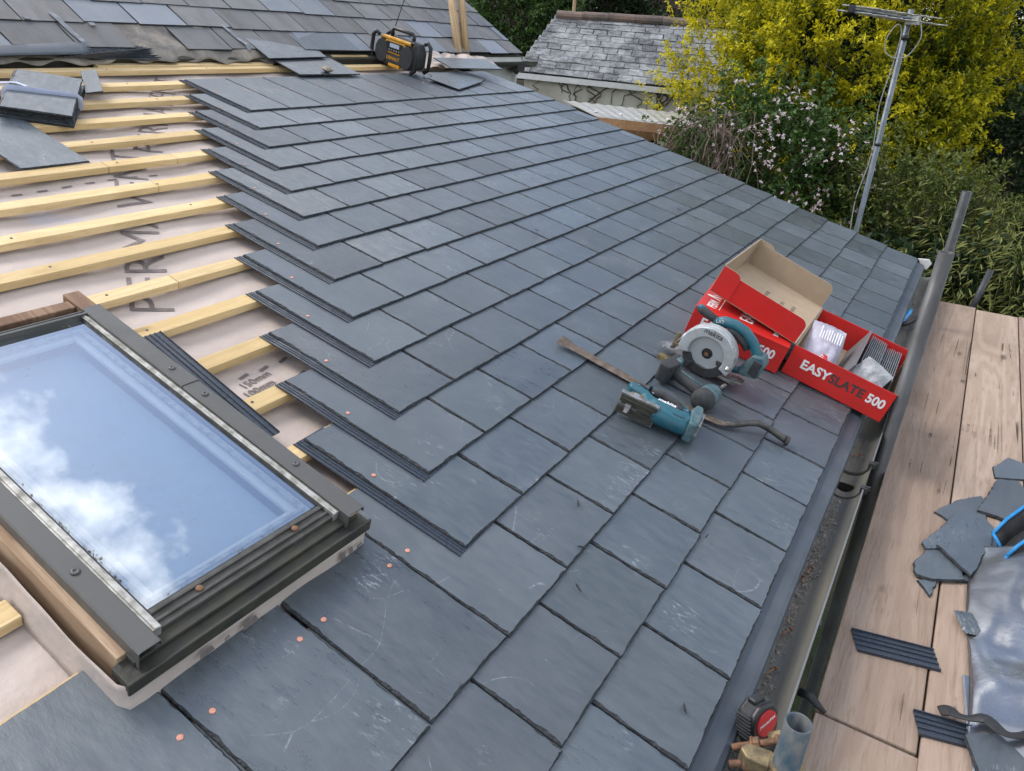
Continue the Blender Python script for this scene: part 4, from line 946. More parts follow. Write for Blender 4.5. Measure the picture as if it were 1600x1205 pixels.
for i, (tx, ln) in enumerate((('FOR ABOUT',.13),('SLATE GUARANTEE',.13),('GUARANTEE',.14),('ACT',.13),('THE QR CODE',.16),('TO',.13),('CLAIM GUARANTEE',.13))):
    word('lettering', tx, .022, MAT['ink_dark'], lid, T3((-.225+.024*i, ln, CT+.0004)) @ RZ(R(90)), bold=-.0002)
# what the box holds
MAT['grey_plate'] = M_('grey_pvc_plate', (.155,.160,.170), .5, var=.12, scale=14, bmp=.03)
cs = [('grey_plate_stack', .215, 9, 'grey plastic plates standing in the open red box, taller leaning stack'), ('grey_plate_stack', .290, 10, 'grey ribbed plastic strips standing in the open red box near its end wall')]
for nm, x, k, lab in cs:
    g = thing(nm, lab, 'plastic strips', VF(1.757+.02, .281-x, .006), 'plastic strips in the open red box')
    for i in range(k):
        h_ = (.118 if nm and x < .25 else .098)-.003*random.random(); xx = .0075*i
        obj('plate', MB().box(xx, xx+.0035, .10+random.uniform(0,.03), .455, 0, h_).box(xx+.0035, xx+.0055, .14, .145, 0, h_).box(xx+.0035, xx+.0055, .30, .305, 0, h_), MAT['grey_plate'], g, RY(R(6 if x < .25 else -3)))
sp = obj('divider_plate', MB().box(0,.004,.02,.46,0,.148), MAT['grey_plate'], None, VF(1.757, .281-.170, .006) @ RY(R(16)))
tag(sp, 'single taller grey plastic plate leaning upright inside the open red box', 'plastic plate')
MAT['bag_film'] = M_('lilac_film', (.50,.47,.55), .22, col2=(.36,.34,.42), scale=9, bmp=.5, bs=30, bd=.01)
def pillow(sx, sy, sz, seed, puff=.5):
    rd = random.Random(seed); mb = MB()
    def side(sg):
        def fn(u, v):
            a, b = u*2-1, v*2-1; e = (1-abs(a)**3)*(1-abs(b)**3); nz = mnoise.noise(Vector((a*2.3+seed, b*2.3, sg)))*.35
            return (a*sx*(1-.06*abs(b)), b*sy*(1-.06*abs(a)), sg*sz*max(0, e)*(.8+nz)+.004*mnoise.noise(Vector((a*6,b*6,seed))))
        return fn
    mb.grid(side(1), 20, 20); mb.grid(lambda u, v: side(-1)(1-u, v), 20, 20); return mb
bag = thing('plastic_bag', 'lilac film bag of parts with red label lying in the open red box', 'bag', VF(1.757+.20, .281-.085, .085, rz=8) @ RX(R(22)))
obj('film', pillow(.070, .135, .040, 3), MAT['bag_film'], bag, smooth=True)
obj('label', MB().grid(lambda u, v: (-.018+.045*u, -.118+.055*v, .030-.010*abs(u-.5)), 4, 4), MAT['red'], bag); word('lettering', 'DTP', .020, MAT['ink_white'], bag, T3((.004,-.108,.0315)) @ RZ(R(80)))
mb = MB()
for i in range(9): x = -.035+.010*i; mb.box(x, x+.0035, .0, .045+.03*random.random(), .041, .0415)
obj('printed_lines', mb, MAT['ink_white'], bag)['kind'] = 'stuff'
MAT['clear_film'] = M_('clear_film', (.42,.42,.43), .15, col2=(.20,.20,.20), scale=14, bmp=.7, bs=36, bd=.012)
b2_ = obj('clear_bag', pillow(.060, .075, .026, 9), MAT['clear_film'], None, VF(1.757+.075, .281-.275, .108, rz=-20) @ RX(R(30)) @ RY(R(14)), smooth=True)
tag(b2_, 'small crumpled clear bag of white fixings in the open red box', 'bag')
# closed box behind
MB2 = VF(1.672, .662, .0015, rz=6.2)
cb_ = thing('closed_box', "closed red cardboard box lying under the other box's open lid", 'box', MB2)
obj('carton', MB().box(0,.372,0,.50,0,.118), MAT['red'], cb_, bevel=.0018)
obj('lid_edge', MB().box(.002,.370,-.0012,0,.112,.116), MAT['red'], cb_)
word('lettering', 'PERM', .052, MAT['ink_white'], cb_, T3((.068,.045,.1184)) @ RZ(R(90)), bold=.001, sx=.62); 
word('lettering', 'VENT', .052, MAT['ink_white'], cb_, T3((.068,.176,.1184)) @ RZ(R(90)), bold=.001, sx=.62)
obj('emblem', MB().prism([(0,0),(.012,0),(.022,.038),(.032,0),(.044,0),(.028,.058),(.016,.058)], 0, .0003, M=T3((.068,.138,.1183)) @ RZ(R(90)) @ Matrix.Diagonal((.8,1,1,1))), MAT['ink_white'], cb_)
obj('printed_line', MB().box(.080,.083,.05,.22,.1181,.1184), MAT['ink_white'], cb_)
word('lettering', 'EASYSLATE', .075, MAT['ink_white'], cb_, T3((.215,.055,.1184)) @ RZ(R(90)), bold=.001, sx=.8)
word('lettering', '500', .026, MAT['ink_white'], cb_, T3((.318,.045,.1184)) @ RZ(R(90)), bold=.0006)
word('lettering', 'EASY', .050, MAT['ink_white'], cb_, T3((.040,-.0006,.050)) @ FT, bold=.0016, sx=.98)
word('lettering', 'SLATE', .050, MAT['ink_dark'], cb_, T3((.158,-.0006,.050)) @ FT, bold=.0014, sx=.92)
word('lettering', '500', .050, MAT['ink_white'], cb_, T3((.272,-.0006,.048)) @ FT, bold=.0016, sx=.88)

# ---- circular saw
saw = thing('circular_saw', 'teal cordless circular saw with silver guard resting before the red boxes', 'circular saw', VF(1.425, .655, .028, rz=-1))
obj('base_plate', MB().prism([(-.025,.012),(.0,-.018),(.262,-.018),(.275,-.012),(.290,.03),(.262,.11),(.02,.11),(0,.06)], 0, .0035).box(.0,.262,-.018,-.015,.0035,.010), MAT['steel'], saw, bevel=.0008, seg=1)
obj('base_toe', MB().prism([(.255,-.016),(.30,.0),(.30,.04),(.262,.05)], .0035, .012), MAT['steel'], saw, bevel=.002)
obj('rip_fence_holder', MB().box(.0,.045,-.055,-.020,-.020,-.016).box(.0,.045,-.055,-.051,-.036,-.016).box(.0,.045,-.024,-.020,-.036,-.016), MAT['brass'], saw, bevel=.0015)
bc = Vector((.148, 0, .060))
teeth = []
for i in range(48):
    a = 2*math.pi*i/48; teeth += [(.0800*math.cos(a), .0800*math.sin(a)), (.0765*math.cos(a+.06), .0765*math.sin(a+.06))]
MBL = T3(bc+Vector((0,-.014,0))) @ RX(R(90))
bl = obj('blade', MB().prism(teeth, -.001, .001, M=MBL), MAT['blade'], saw)
obj('flange', MB().lathe([(.019,.001),(.019,.004),(.012,.0045),(.012,.010),(.006,.010),(.006,.006),(0,.006)], 24, M=MBL), MAT['dark_rubber'], bl); obj('arbor_bolt', MB().lathe([(.008,.006),(.008,.011),(0,.011)], 6, M=MBL), MAT['rust'], bl)
def ring_sector(r0, r1, a0, a1, z0, z1, M, n=28):
    mb = MB(); vs_ = []
    for i in range(n+1):
        a = R(a0+(a1-a0)*i/n); c, s = math.cos(a), math.sin(a)
        q0 = r0(a) if callable(r0) else r0
        for r, z in ((q0,z0),(r1,z0),(r1,z1),(q0,z1)): vs_.append((r*c, r*s, z))
    fs = [(i*4+j, i*4+(j+1)%4, i*4+4+(j+1)%4, i*4+4+j) for i in range(n) for j in range(4)]
    fs += [(3,2,1,0), (n*4, n*4+1, n*4+2, n*4+3)]; mb.add(vs_, fs, 0, M); return mb
obj('upper_guard', ring_sector(.064,.100,-22,200,.004,.020,MBL), MAT['guard'], saw, bevel=.004)
obj('guard_rim', ring_sector(.094,.101,-25,202,-.030,.004,MBL), MAT['guard'], saw, bevel=.002)
obj('guard_bridge', MB().prism([(-.075,.070),(-.04,.082),(.04,.082),(.075,.070),(.06,.045),(.045,.062),(-.045,.062),(-.062,.045)], .005, .019, M=MBL), MAT['guard'], saw, bevel=.002)
obj('lower_guard', ring_sector(.056,.088,205,345,-.012,.007,MBL), MAT['grip'], saw, bevel=.002)
obj('guard_fin', MB().prism([(.040,-.004),(.085,-.002),(.090,-.012),(.072,-.022),(.045,-.020)], .005, .012, M=MBL), MAT['grip'], saw, bevel=.002)
obj('guard_fin', MB().prism([(-.070,-.055),(-.03,-.05),(-.045,-.085),(-.068,-.075)], .005, .012, M=MBL), MAT['grip'], saw, bevel=.002)
word('lettering', 'makita', .026, MAT['ink_dark'], saw, T3((bc.x-.040, -.0345, bc.z+.0745)) @ FT, bold=.0004, shear=.2)
obj('motor', MB().lathe([(.03,0),(.046,.004),(.046,.06),(.036,.085),(.0,.087)], 20, M=T3((bc.x+.015,.0,bc.z+.03)) @ RX(R(-90))), MAT['teal'], saw, smooth=True)
obj('gear_case', MB().box(bc.x-.06,bc.x+.05,-.008,.03,.02,.145), MAT['grip'], saw, bevel=.012)
hy = .045
obj('handle', MB().path([(.115,hy,.150),(.145,hy,.168),(.185,hy,.176),(.225,hy,.170),(.262,hy,.148),(.290,hy,.118),(.304,hy,.085)], [(.018,.016),(.020,.019),(.019,.018),(.018,.017),(.018,.017),(.019,.018),(.020,.022)], 14, up=(0,1,0)), MAT['teal'], saw, smooth=True)
obj('grip', MB().path([(.165,hy-.003,.152),(.198,hy-.003,.152),(.230,hy-.003,.138),(.256,hy-.003,.116)], [(.013,.016),(.014,.017),(.014,.017),(.012,.015)], 12, up=(0,1,0)), MAT['grip'], saw, smooth=True)
obj('front_knob', MB().path([(.045,hy,.168),(.060,hy,.170),(.100,hy,.162),(.135,hy,.152)], [(.010,.012),(.016,.016),(.014,.014),(.012,.012)], 12, up=(0,1,0)), MAT['grip'], saw, smooth=True)
obj('knob_cap', MB().path([(.040,hy-.001,.170),(.052,hy-.001,.176),(.075,hy-.001,.174)], [(.009,.010),(.014,.010),(.008,.006)], 12, up=(0,1,0)), MAT['teal'], saw, smooth=True)
obj('battery_foot', MB().prism([(.270,.030),(.330,.045),(.338,.100),(.318,.125),(.285,.120),(.262,.055)], hy-.034, hy+.034, M=RX(R(90)) @ Matrix.Diagonal((1,1,-1,1))), MAT['teal_worn'], saw, bevel=.007)
obj('battery_rail', MB().box(.296,.326,hy-.037,hy-.030,.05,.108, M=None), MAT['grip'], saw, bevel=.003)
obj('lower_bridge', MB().path([(.20,hy,.040),(.245,hy,.028),(.285,hy,.040)], [(.014,.014)]*3, 10, up=(0,1,0)), MAT['teal'], saw, smooth=True)
obj('depth_lever', MB().box(.020,.035,-.006,.010,.01,.075).box(.026,.060,-.016,-.010,.030,.040), MAT['brass'], saw, bevel=.003)
obj('front_bracket', MB().path([(.022,.0,.010),(.040,.0,.055),(.062,.004,.105)], [(.008,.006)]*3, 8), MAT['steel'], saw, smooth=True)
obj('guard_lever', MB().box(.232,.246,-.032,-.020,.040,.095).path([(.236,-.035,.06),(.236,-.045,.05)], .008, 8), MAT['steel'], saw, bevel=.002)
word('lettering', 'LXT', .016, MAT['ink_white'], saw, T3((.122,hy-.0205,.160)) @ FT @ RZ(R(18)))

# ---- impact driver lying on its side
dr = thing('impact_driver', 'small black and teal cordless impact driver lying below the saw', 'impact driver', VF(1.235, .415, .040, rz=-8))
MY = RX(R(-90))
obj('body', MB().lathe([(0,-.078),(.020,-.077),(.031,-.068),(.036,-.050),(.037,-.020),(.035,.010),(.029,.030),(.022,.042),(.014,.048),(0,.050)], 22, M=MY), MAT['teal_worn'], dr, smooth=True)
obj('rear_cap', MB().lathe([(0,-.081),(.018,-.0805),(.034,-.070),(.0385,-.052),(.0385,-.038),(.0345,-.036)], 22, M=MY), MAT['grip'], dr, smooth=True)
obj('nose', MB().lathe([(.016,.044),(.015,.056),(.009,.058),(.009,.072),(0,.072)], 16, M=MY), MAT['grip'], dr, smooth=True)
obj('bit', MB().lathe([(.0045,.070),(.0045,.098),(.0065,.100),(.0065,.118),(.003,.125)], 8, M=MY), MAT['steel'], dr)
obj('handle', MB().path([(-.015,-.012,0),(-.045,-.008,-.002),(-.085,-.000,-.003),(-.125,.008,-.004),(-.148,.010,-.004)], [(.024,.026),(.019,.022),(.018,.021),(.019,.022),(.024,.026)], 16), MAT['grip'], dr, smooth=True)
obj('handle_stripe', MB().path([(-.030,-.010,.0215),(-.075,-.003,.0185),(-.125,.006,.0175)], [(.0045,.002)]*3, 6), MAT['teal_worn'], dr, smooth=True)
obj('trigger', MB().path([(-.038,.012,-.001),(-.045,.022,-.001),(-.062,.020,-.002)], [(.009,.009)]*3, 10), MAT['teal'], dr, smooth=True)
obj('battery_foot', MB().prism([(-.142,-.045),(-.178,-.050),(-.186,-.035),(-.184,.062),(-.172,.070),(-.142,.052),(-.138,.0)], -.034, .034), MAT['grip'], dr, bevel=.010)
obj('foot_shell', MB().prism([(-.138,.020),(-.166,.026),(-.164,.064),(-.142,.050)], -.030, .0355), MAT['teal_worn'], dr, bevel=.005)

# ---- jigsaw lying on its side
js = thing('jigsaw', 'teal cordless jigsaw lying on its side with its sole plate towards the camera', 'jigsaw', VF(.925, .600, .002, rz=9))
obj('sole_plate', MB().box(-.014,.108,-.004,-.001,.0,.074).box(-.014,.108,-.001,.012,.072,.0745), MAT['steel'], js, bevel=.001, seg=1)
obj('sole_cover', MB().box(-.010,.106,-.0075,-.0042,.004,.030).box(-.010,.106,-.0075,-.0042,.044,.070).box(.05,.106,-.0068,-.0042,.030,.044), MAT['dirty_black'], js, bevel=.0015)
for i in range(4): obj('sole_rib', MB().box(-.004,.102,-.011,-.0075,.008+.016*i,.013+.016*i), MAT['dirty_black'], js, bevel=.001)
obj('blade_clamp', MB().box(.012,.030,-.020,-.004,.028,.046).path([(.022,-.045,.036),(.022,-.004,.037)], [(.007,.001)]*2, 6), MAT['steel'], js, bevel=.001)
obj('gear_head', MB().prism([(.005,.004),(.085,.004),(.085,.055),(.010,.050)], .014, .062), MAT['brass'], js, bevel=.006)
obj('roller', MB().lathe([(.011,0),(.011,.03),(.006,.034)], 14, M=T3((.030,.020,.040))), MAT['steel'], js, smooth=True)
obj('body', MB().prism([(.062,.010),(.100,.006),(.192,.016),(.200,.060),(.185,.078),(.150,.070),(.080,.062),(.055,.080),(.012,.100),(-.012,.086),(-.004,.060),(.045,.050)], .004, .070), MAT['teal'], js, bevel=.011, seg=3)
obj('barrel', MB().path([(.070,.030,.040),(.10,.026,.042),(.185,.030,.042),(.212,.034,.040)], [(.028,.032),(.036,.036),(.038,.036),(.032,.030)], 18), MAT['teal'], js, smooth=True)
obj('handle', MB().path([(.020,.090,.040),(.060,.118,.042),(.110,.122,.042),(.160,.104,.042),(.196,.080,.040)], [(.016,.022),(.016,.020),(.016,.020),(.016,.020),(.018,.024)], 14), MAT['teal'], js, smooth=True)
obj('grip', MB().path([(.058,.112,.049),(.100,.118,.050),(.150,.103,.050),(.180,.085,.049)], [(.011,.013),(.0135,.0155),(.0135,.0155),(.010,.012)], 14), MAT['grip'], js, smooth=True)
obj('nose_grip', MB().path([(-.004,.084,.055),(.020,.094,.064),(.046,.082,.068)], [(.007,.008),(.010,.009),(.006,.005)], 12), MAT['grip'], js, smooth=True)
obj('switch', MB().box(.052,.062,.092,.100,.060,.078), MAT['black_plastic'], js, bevel=.002)
obj('battery_foot', MB().prism([(.204,-.004),(.228,-.006),(.236,.060),(.228,.118),(.206,.118),(.196,.08)], .006, .076), MAT['teal_worn'], js, bevel=.007)
obj('battery_rail', MB().box(.230,.240,.020,.100,.018,.026).box(.230,.240,.020,.100,.056,.064), MAT['steel'], js, bevel=.002)
word('lettering', 'makita', .022, MAT['ink_white'], js, T3((.092,.034,.0785)) @ RZ(R(2)), bold=.0004, shear=.2)
for i in range(5): obj('vent_slot', MB().box(.150+.008*i,.153+.008*i,.006,.026,.0715,.0735), MAT['black_plastic'], js)
for x_, y_ in ((.070,.072),(.185,.062),(.020,.082)): obj('screw', MB().lathe([(.0035,0),(.0035,.0015),(0,.0015)], 8, M=T3((x_,y_,.0705))), MAT['steel'], js)
obj('knob', MB().lathe([(.012,0),(.012,.006),(.008,.008),(0,.008)], 14, M=T3((.160,.050,.072))), MAT['dark_rubber'], js, smooth=True)

MAT['bar'] = M_('pitted_bar', (.20,.155,.12), .6, .4, col2=(.105,.075,.055), scale=40, bmp=.4)
MAT['dark_bar'] = M_('dark_bar', (.10,.095,.09), .5, .5, col2=(.05,.045,.04), scale=40, bmp=.3)
# ---- slater's ripper: flat bar with cranked handle
rp = thing('slate_ripper', 'long rusty flat slate ripper bar with cranked handle under the jigsaw', 'slate ripper', MR)
obj('flat_bar', MB().path([(1.118,.930,.016),(1.120,.905,.013),(1.124,.880,.010),(1.128,.60,.008),(1.146,.45,.007),(1.164,.345,.009),(1.175,.318,.011)], [(.030,.002),(.031,.003),(.021,.003),(.019,.003),(.019,.003),(.017,.004),(.011,.006)], 8), MAT['bar'], rp)
obj('handle', MB().path([(1.172,.322,.011),(1.190,.300,.012),(1.222,.268,.024),(1.246,.240,.030),(1.258,.205,.026),(1.266,.160,.016),(1.269,.139,.013)], [.010,.010,.0105,.011,.011,.0115,.012], 12), MAT['dark_bar'], rp, smooth=True)
obj('handle_end', MB().path([(1.268,.143,.013),(1.270,.132,.0125)], .0155, 12), MAT['dark_bar'], rp)

# ---- tied stack of slates and loose slates on the battens
stk = thing('slate_stack', 'stack of slates tied with lilac strap on the battens', 'slate stack', MR @ T3((.800,3.330,-.0265)) @ RZ(R(-36)))
for i in range(7):
    link('slate', random.choice(SM), stk, T3((-W/2+random.uniform(-.006,.006), -L/2+random.uniform(-.010,.010)+(.010 if i == 5 else 0), i*.0074)) @ RZ(R(random.uniform(-1.8,1.8) if i < 6 else 0)))
stk_h = 7*.0074
MAT['strap'] = M_('lilac_strap', (.52,.56,.72), .35, var=.15, scale=30, bmp=.1)
for dy in (-.055, -.025): obj('strap', MB().path([(-.133,dy,.0),(-.133,dy,stk_h-.006),(-.120,dy*1.0,stk_h+.0025),(.120,dy*.4,stk_h+.0025),(.133,dy*.4,stk_h-.006),(.133,dy*.4,0)], [(.009,.0008)]*6, 6, up=(0,1,0)), MAT['strap'], stk)
obj('strap_tail', MB().path([(-.06,.01,stk_h+.004),(-.10,.035,stk_h+.006),(-.15,.03,stk_h-.002),(-.20,.01,.04),(-.27,-.01,.012)], [(.008,.0008)]*5, 6), MAT['strap'], stk)
def loose(label, M, me=None, group='loose slates on the roof'):
    o = link('slate', me or random.choice(SM), None, M); return tag(o, label, 'slate', group)
loose('single loose slate laid on the battens below the tied stack', MR @ T3((.372,2.737,-.0262)) @ RZ(R(-.5)))
loose('loose slate leaning up against the tied stack with its corner showing', MR @ T3((.985,3.34,-.002)) @ RZ(R(-28)) @ RY(R(-14)) @ Matrix.Diagonal((.28,.62,1,1)))
BIG = slate_mesh('slate', .50, .34, .006, 900, .003, .03)
loose('big loose slate in front of the radio, frontmost of three at the roof top', MR @ T3((2.385,3.505,-.004)) @ RZ(R(-2)) @ RX(R(1.6)), BIG)
loose('loose slate left of the frontmost one at the top of the new roof', MR @ T3((2.34,3.72,.018)) @ RZ(R(3)) @ RX(R(13)), BIG)
loose('loose slate propped on the old roof behind the other two loose slates', MR @ T3((2.72,3.82,.040)) @ RZ(R(-2)) @ RX(R(14)), BIG)
loose('slate offcut lying askew on the top course right of the radio', MR @ T3((3.503,3.126,.004)) @ RZ(R(14.5)) @ Matrix.Rotation(R(90),4,'Z') @ T3((0,-.478,0)))
loose('slate half hidden under the askew one right of the radio', MR @ T3((3.62,3.19,-.004)) @ RZ(R(104)) @ T3((0,-.46,0)) @ Matrix.Diagonal((1,.98,.6,1)))
loose('dark slate by the timber poles with its edge lifted', MR @ T3((3.885,3.685,.034)) @ RZ(R(-107)) @ RX(R(4)))
tag(obj('mortar_lump', pillow(.035,.028,.020,4), M_('mortar', (.38,.33,.26), .9, var=.3), None, MR @ T3((2.63,3.53,.022)), smooth=True), 'small beige mortar lump on the frontmost loose slate', 'mortar')
# bent sheet and fan of channels at top left
mb = MB(); mb.grid(lambda u, v: (.35+.92*u+.05*v*(u), 3.735+.185*v+.02*math.sin(u*2), .018+.022*math.sin(math.pi*v)*(.35+.65*u)+.016*u), 20, 10)
tag(obj('plastic_sheet', mb, MAT['tray'], None, MR, smooth=True, solid=.002), 'curved dark grey plastic sheet lying at the top of the battens', 'plastic sheet')
for i in range(7):
    a = -2+3.4*i; mb = channel_mesh(40+i, .52, .058, full=True)
    o = obj('plastic_channel', mb, MAT['pvc'], None, MR @ T3((1.12+.022*i, 3.83-.006*i, .012+.0045*i)) @ RZ(R(-90+a*.8)) @ RX(R(-.8)))
    tag(o, 'dark ribbed plastic channel in the fanned bundle under the plastic sheet', 'plastic strip', 'fanned bundle of plastic channels')
# ---- radio
RA = VF(3.36, 3.840, -.024, rz=1) @ RY(R(-3.2))
MAT['yellow'] = M_('yellow_plastic', (.62,.30,.015), .5, col2=(.50,.24,.02), scale=20, bmp=.08)
rad = thing('jobsite_radio', 'black and yellow jobsite radio standing at the top of the new slates', 'radio', RA)
obj('body', MB().prism([(.045,.035),(.075,.012),(.150,.004),(.185,.030),(.255,.030),(.290,.004),(.345,.012),(.372,.045),(.372,.130),(.340,.185),(.085,.185),(.045,.130)], .012, .165, M=RX(R(90)) @ Matrix.Diagonal((1,1,-1,1))), MAT['grip'], rad, bevel=.010)
obj('top_shell', MB().prism([(.075,.172),(.350,.172),(.338,.190),(.088,.190)], .004, .050, M=RX(R(90)) @ Matrix.Diagonal((1,1,-1,1))), MAT['yellow'], rad, bevel=.004)
for x in (.098,.318): obj('speaker', MB().prism([(x+.056*math.cos(a)*1.0, .090+.078*math.sin(a)) for a in [2*math.pi*(i+.5)/10 for i in range(10)]], -.004, .014, M=RX(R(90)) @ Matrix.Diagonal((1,1,-1,1))), MAT['grip'], rad, bevel=.004)
obj('control_panel', MB().prism([(.125,.170),(.292,.170),(.306,.128),(.275,.088),(.142,.088),(.112,.128)], .004, .013, M=RX(R(90)) @ Matrix.Diagonal((1,1,-1,1))), MAT['yellow'], rad, bevel=.003)
obj('panel_inset', MB().prism([(.136,.162),(.282,.162),(.294,.130),(.268,.098),(.148,.098),(.124,.130)], .001, .004, M=RX(R(90)) @ Matrix.Diagonal((1,1,-1,1))), MAT['black_plastic'], rad, bevel=.001)
obj('display', MB().box(.168,.250,-.0005,.001,.128,.154), M_('lcd', (.42,.47,.56), .25, var=.05, bmp=0), rad)
for i in range(5): obj('button', MB().lathe([(.005,0),(.005,.002),(0,.0025)], 10, M=T3((.165+.022*i,.001,.110)) @ RX(R(90))), MAT['steel'], rad, smooth=True)
obj('centre_plate', MB().box(.140,.276,.000,.012,.030,.086), MAT['grip'], rad, bevel=.004)
word('lettering', 'DEWALT', .030, MAT['yellow'], rad, T3((.148,-.0006,.050)) @ FT, bold=.0008, sx=.95)
obj('bottom_bumper', MB().box(.170,.268,.0,.03,.004,.026), MAT['yellow'], rad, bevel=.004)
for x, sg in ((.012,-1),(.398,1)):
    for y in (.008,.160):
        obj('roll_bar', MB().path([(x-sg*.050,y,.185),(x-sg*.025,y,.200),(x+sg*.002,y,.175),(x+sg*.006,y,.10),(x+sg*.002,y,.025),(x-sg*.030,y,.004)], .0135, 10, up=(0,1,0)), MAT['black_plastic'], rad, smooth=True)
obj('carry_handle', MB().path([(.112,.085,.180),(.112,.085,.222),(.125,.085,.238),(.290,.085,.238),(.304,.085,.222),(.304,.085,.180)], .0125, 10, up=(0,1,0)), MAT['black_plastic'], rad, smooth=True)
obj('antenna', MB().path([(.100,.10,.19),(.140,.13,.42),(.165,.15,.60)], [.004,.003,.002], 6), MAT['black_plastic'], rad)
# ---- timber poles
for i, (b0, b1, lab) in enumerate((((-3.690,4.42,.985),(-4.05,4.72,1.75),'left of two slim timber poles leaning at the top of the roof'), ((-3.695,4.53,.985),(-3.98,4.79,1.75),'right of two slim timber poles leaning at the top of the roof'))):
    b0, b1 = Vector(b0), Vector(b1); q = (b1-b0).to_track_quat('Z','Y').to_matrix().to_4x4(); ln = (b1-b0).length
    o = obj('timber_pole', MB().lathe([(.034,0),(.033,ln*.4),(.030,ln)], 12), MAT['pole_wood'], None, T3(b0) @ q, smooth=True); tag(o, lab, 'pole', 'timber poles at the top of the roof')
mb = MB(); mb.grid(lambda u, v: (3.75+.95*u, 3.62+.22*v-.06*u, -.02+.06*abs(mnoise.noise(Vector((u*5,v*3,5))))+.03*v+.02*mnoise.noise(Vector((u*14,v*9,2)))), 40, 14)
tag(obj('membrane_scrap', mb, MAT['membrane'], None, MR, smooth=True), 'crumpled scrap of pale membrane at the foot of the timber poles', 'membrane')
# chips of slate lying on the slates
rd = random.Random(12)
CH = []
for i in range(5):
    m_ = MB(); k = rd.randint(4,6); m_.prism([(rd.uniform(.6,1.2)*math.cos(2*math.pi*j/k)*.012, rd.uniform(.3,.9)*math.sin(2*math.pi*j/k)*.004) for j in range(k)], 0, .0025); CH.append(m_.mesh('slate_chip', [MAT['slate_edge']]))
for j, (t, s) in enumerate(((.455,.49),(.33,.41),(.215,.36),(2.55,1.02),(2.75,.98),(.11,.055),(2.5,1.9),(2.9,1.6),(.62,.19),(3.1,1.25),(1.9,1.5),(2.4,2.4))):
    link('slate_chip', rd.choice(CH), roof, T3((t, s, .0035)) @ RZ(rd.uniform(0,6)) @ RX(rd.uniform(-.1,.1)))

# ================================================================== THINGS IN THE GUTTER AND ON THE BOARDS
tp = thing('tape_measure', 'black tape measure with red disc wedged in the gutter', 'tape measure', T3((.072,.205,-.022)) @ RZ(R(64)) @ RX(R(-14)))
body = [(-.036,-.040),(.020,-.040),(.036,-.026),(.038,.012),(.024,.036),(-.010,.042),(-.034,.026),(-.040,.0)]
FB = RX(R(90))
obj('case', MB().prism(body, -.022, .022, M=FB), MAT['black_plastic'], tp, bevel=.007, seg=3)
obj('rubber_band', MB().prism([(x*1.06, y*1.06) for x, y in body], -.013, .013, M=FB), MAT['grip'], tp, bevel=.004)
for i in range(7): obj('grip_rib', MB().box(-.0435,-.039,-.018,.018,-.024+.008*i,-.020+.008*i), MAT['grip'], tp, bevel=.001)
obj('disc', MB().lathe([(.028,.020),(.028,.0238),(.026,.0245),(0,.0248)], 28, M=FB @ T3((0,.002,0))), M_('red_disc', (.45,.012,.022), .35, var=.1, bmp=0), tp, smooth=False)
word('lettering', 'Milwaukee', .0105, MAT['ink_white'], tp, FB @ T3((-.022,-.002,.0252)) @ RZ(R(14)), shear=.2)
obj('thumb_lock', MB().box(-.018,.012,-.010,.010,.040,.052), MAT['black_plastic'], tp, bevel=.004)
pl = thing('knife', 'small bright blue handled knife lying in the gutter beyond the boxes', 'knife', T3((.062,3.20,-.098)))
obj('handle', MB().path([(-.022,-.02,.010),(-.018,.05,.022),(-.004,.13,.030),(.0,.19,.030)], [(.012,.010),(.014,.011),(.012,.010),(.008,.008)], 10), M_('blue_plastic', (.015,.22,.50), .45, var=.2), pl, smooth=True)
obj('blade_holder', MB().path([(-.030,-.030,.004),(.0,-.010,.012),(.055,.03,.055)], [(.012,.012),(.016,.012),(.010,.008)], 10), MAT['black_plastic'], pl, smooth=True)
OFF = dict(
 P1=(-.2195,[(0.507,2.056),(0.557,2.171),(0.61,2.156),(0.643,2.103),(0.608,2.008),(0.515,1.961)],'slate offcut farthest along the boards, topmost of the broken pile'),
 P2=(-.2115,[(0.522,1.944),(0.592,1.972),(0.635,1.848),(0.606,1.651),(0.464,1.662)],'large slate offcut just behind the black and blue tool pouch'),
 P3=(-.2195,[(0.34,1.578),(0.398,1.704),(0.477,1.793),(0.491,1.738),(0.50,1.60),(0.384,1.547)],'pointed slate offcut at the back left of the broken pile'),
 P4=(-.2045,[(0.319,1.337),(0.402,1.587),(0.479,1.621),(0.514,1.567),(0.532,1.424),(0.444,1.398),(0.334,1.312)],'wide slate offcut in the middle of the broken pile'),
 P6=(-.2120,[(0.307,1.221),(0.339,1.33),(0.411,1.362),(0.449,1.223),(0.363,1.166),(0.32,1.165)],'slate offcut at the front left of the broken pile'),
 P7=(-.2195,[(0.432,1.215),(0.455,1.32),(0.492,1.414),(0.556,1.424),(0.548,1.351),(0.518,1.271)],'slate offcut at the front right of the pile touching the lead'),
 P5=(-.1965,[(0.358,1.34),(0.51,1.495),(0.507,1.435),(0.458,1.233)],'kite shaped slate offcut on top of the broken pile'),
 P8=(-.2195,[(0.325,1.152),(0.383,1.197),(0.365,1.091)],'small dark triangular slate offcut in front of the pile'),
 P9=(-.2045,[(0.467,0.598),(0.527,0.643),(0.587,0.637),(0.62,0.56),(0.502,0.494),(0.483,0.55)],'slate offcut beneath the black rubber strap at the lower right'),
 P10=(-.2125,[(0.490,0.57),(0.56,0.60),(0.60,0.50),(0.53,0.45)],'lower slate offcut under the one by the rubber strap'))
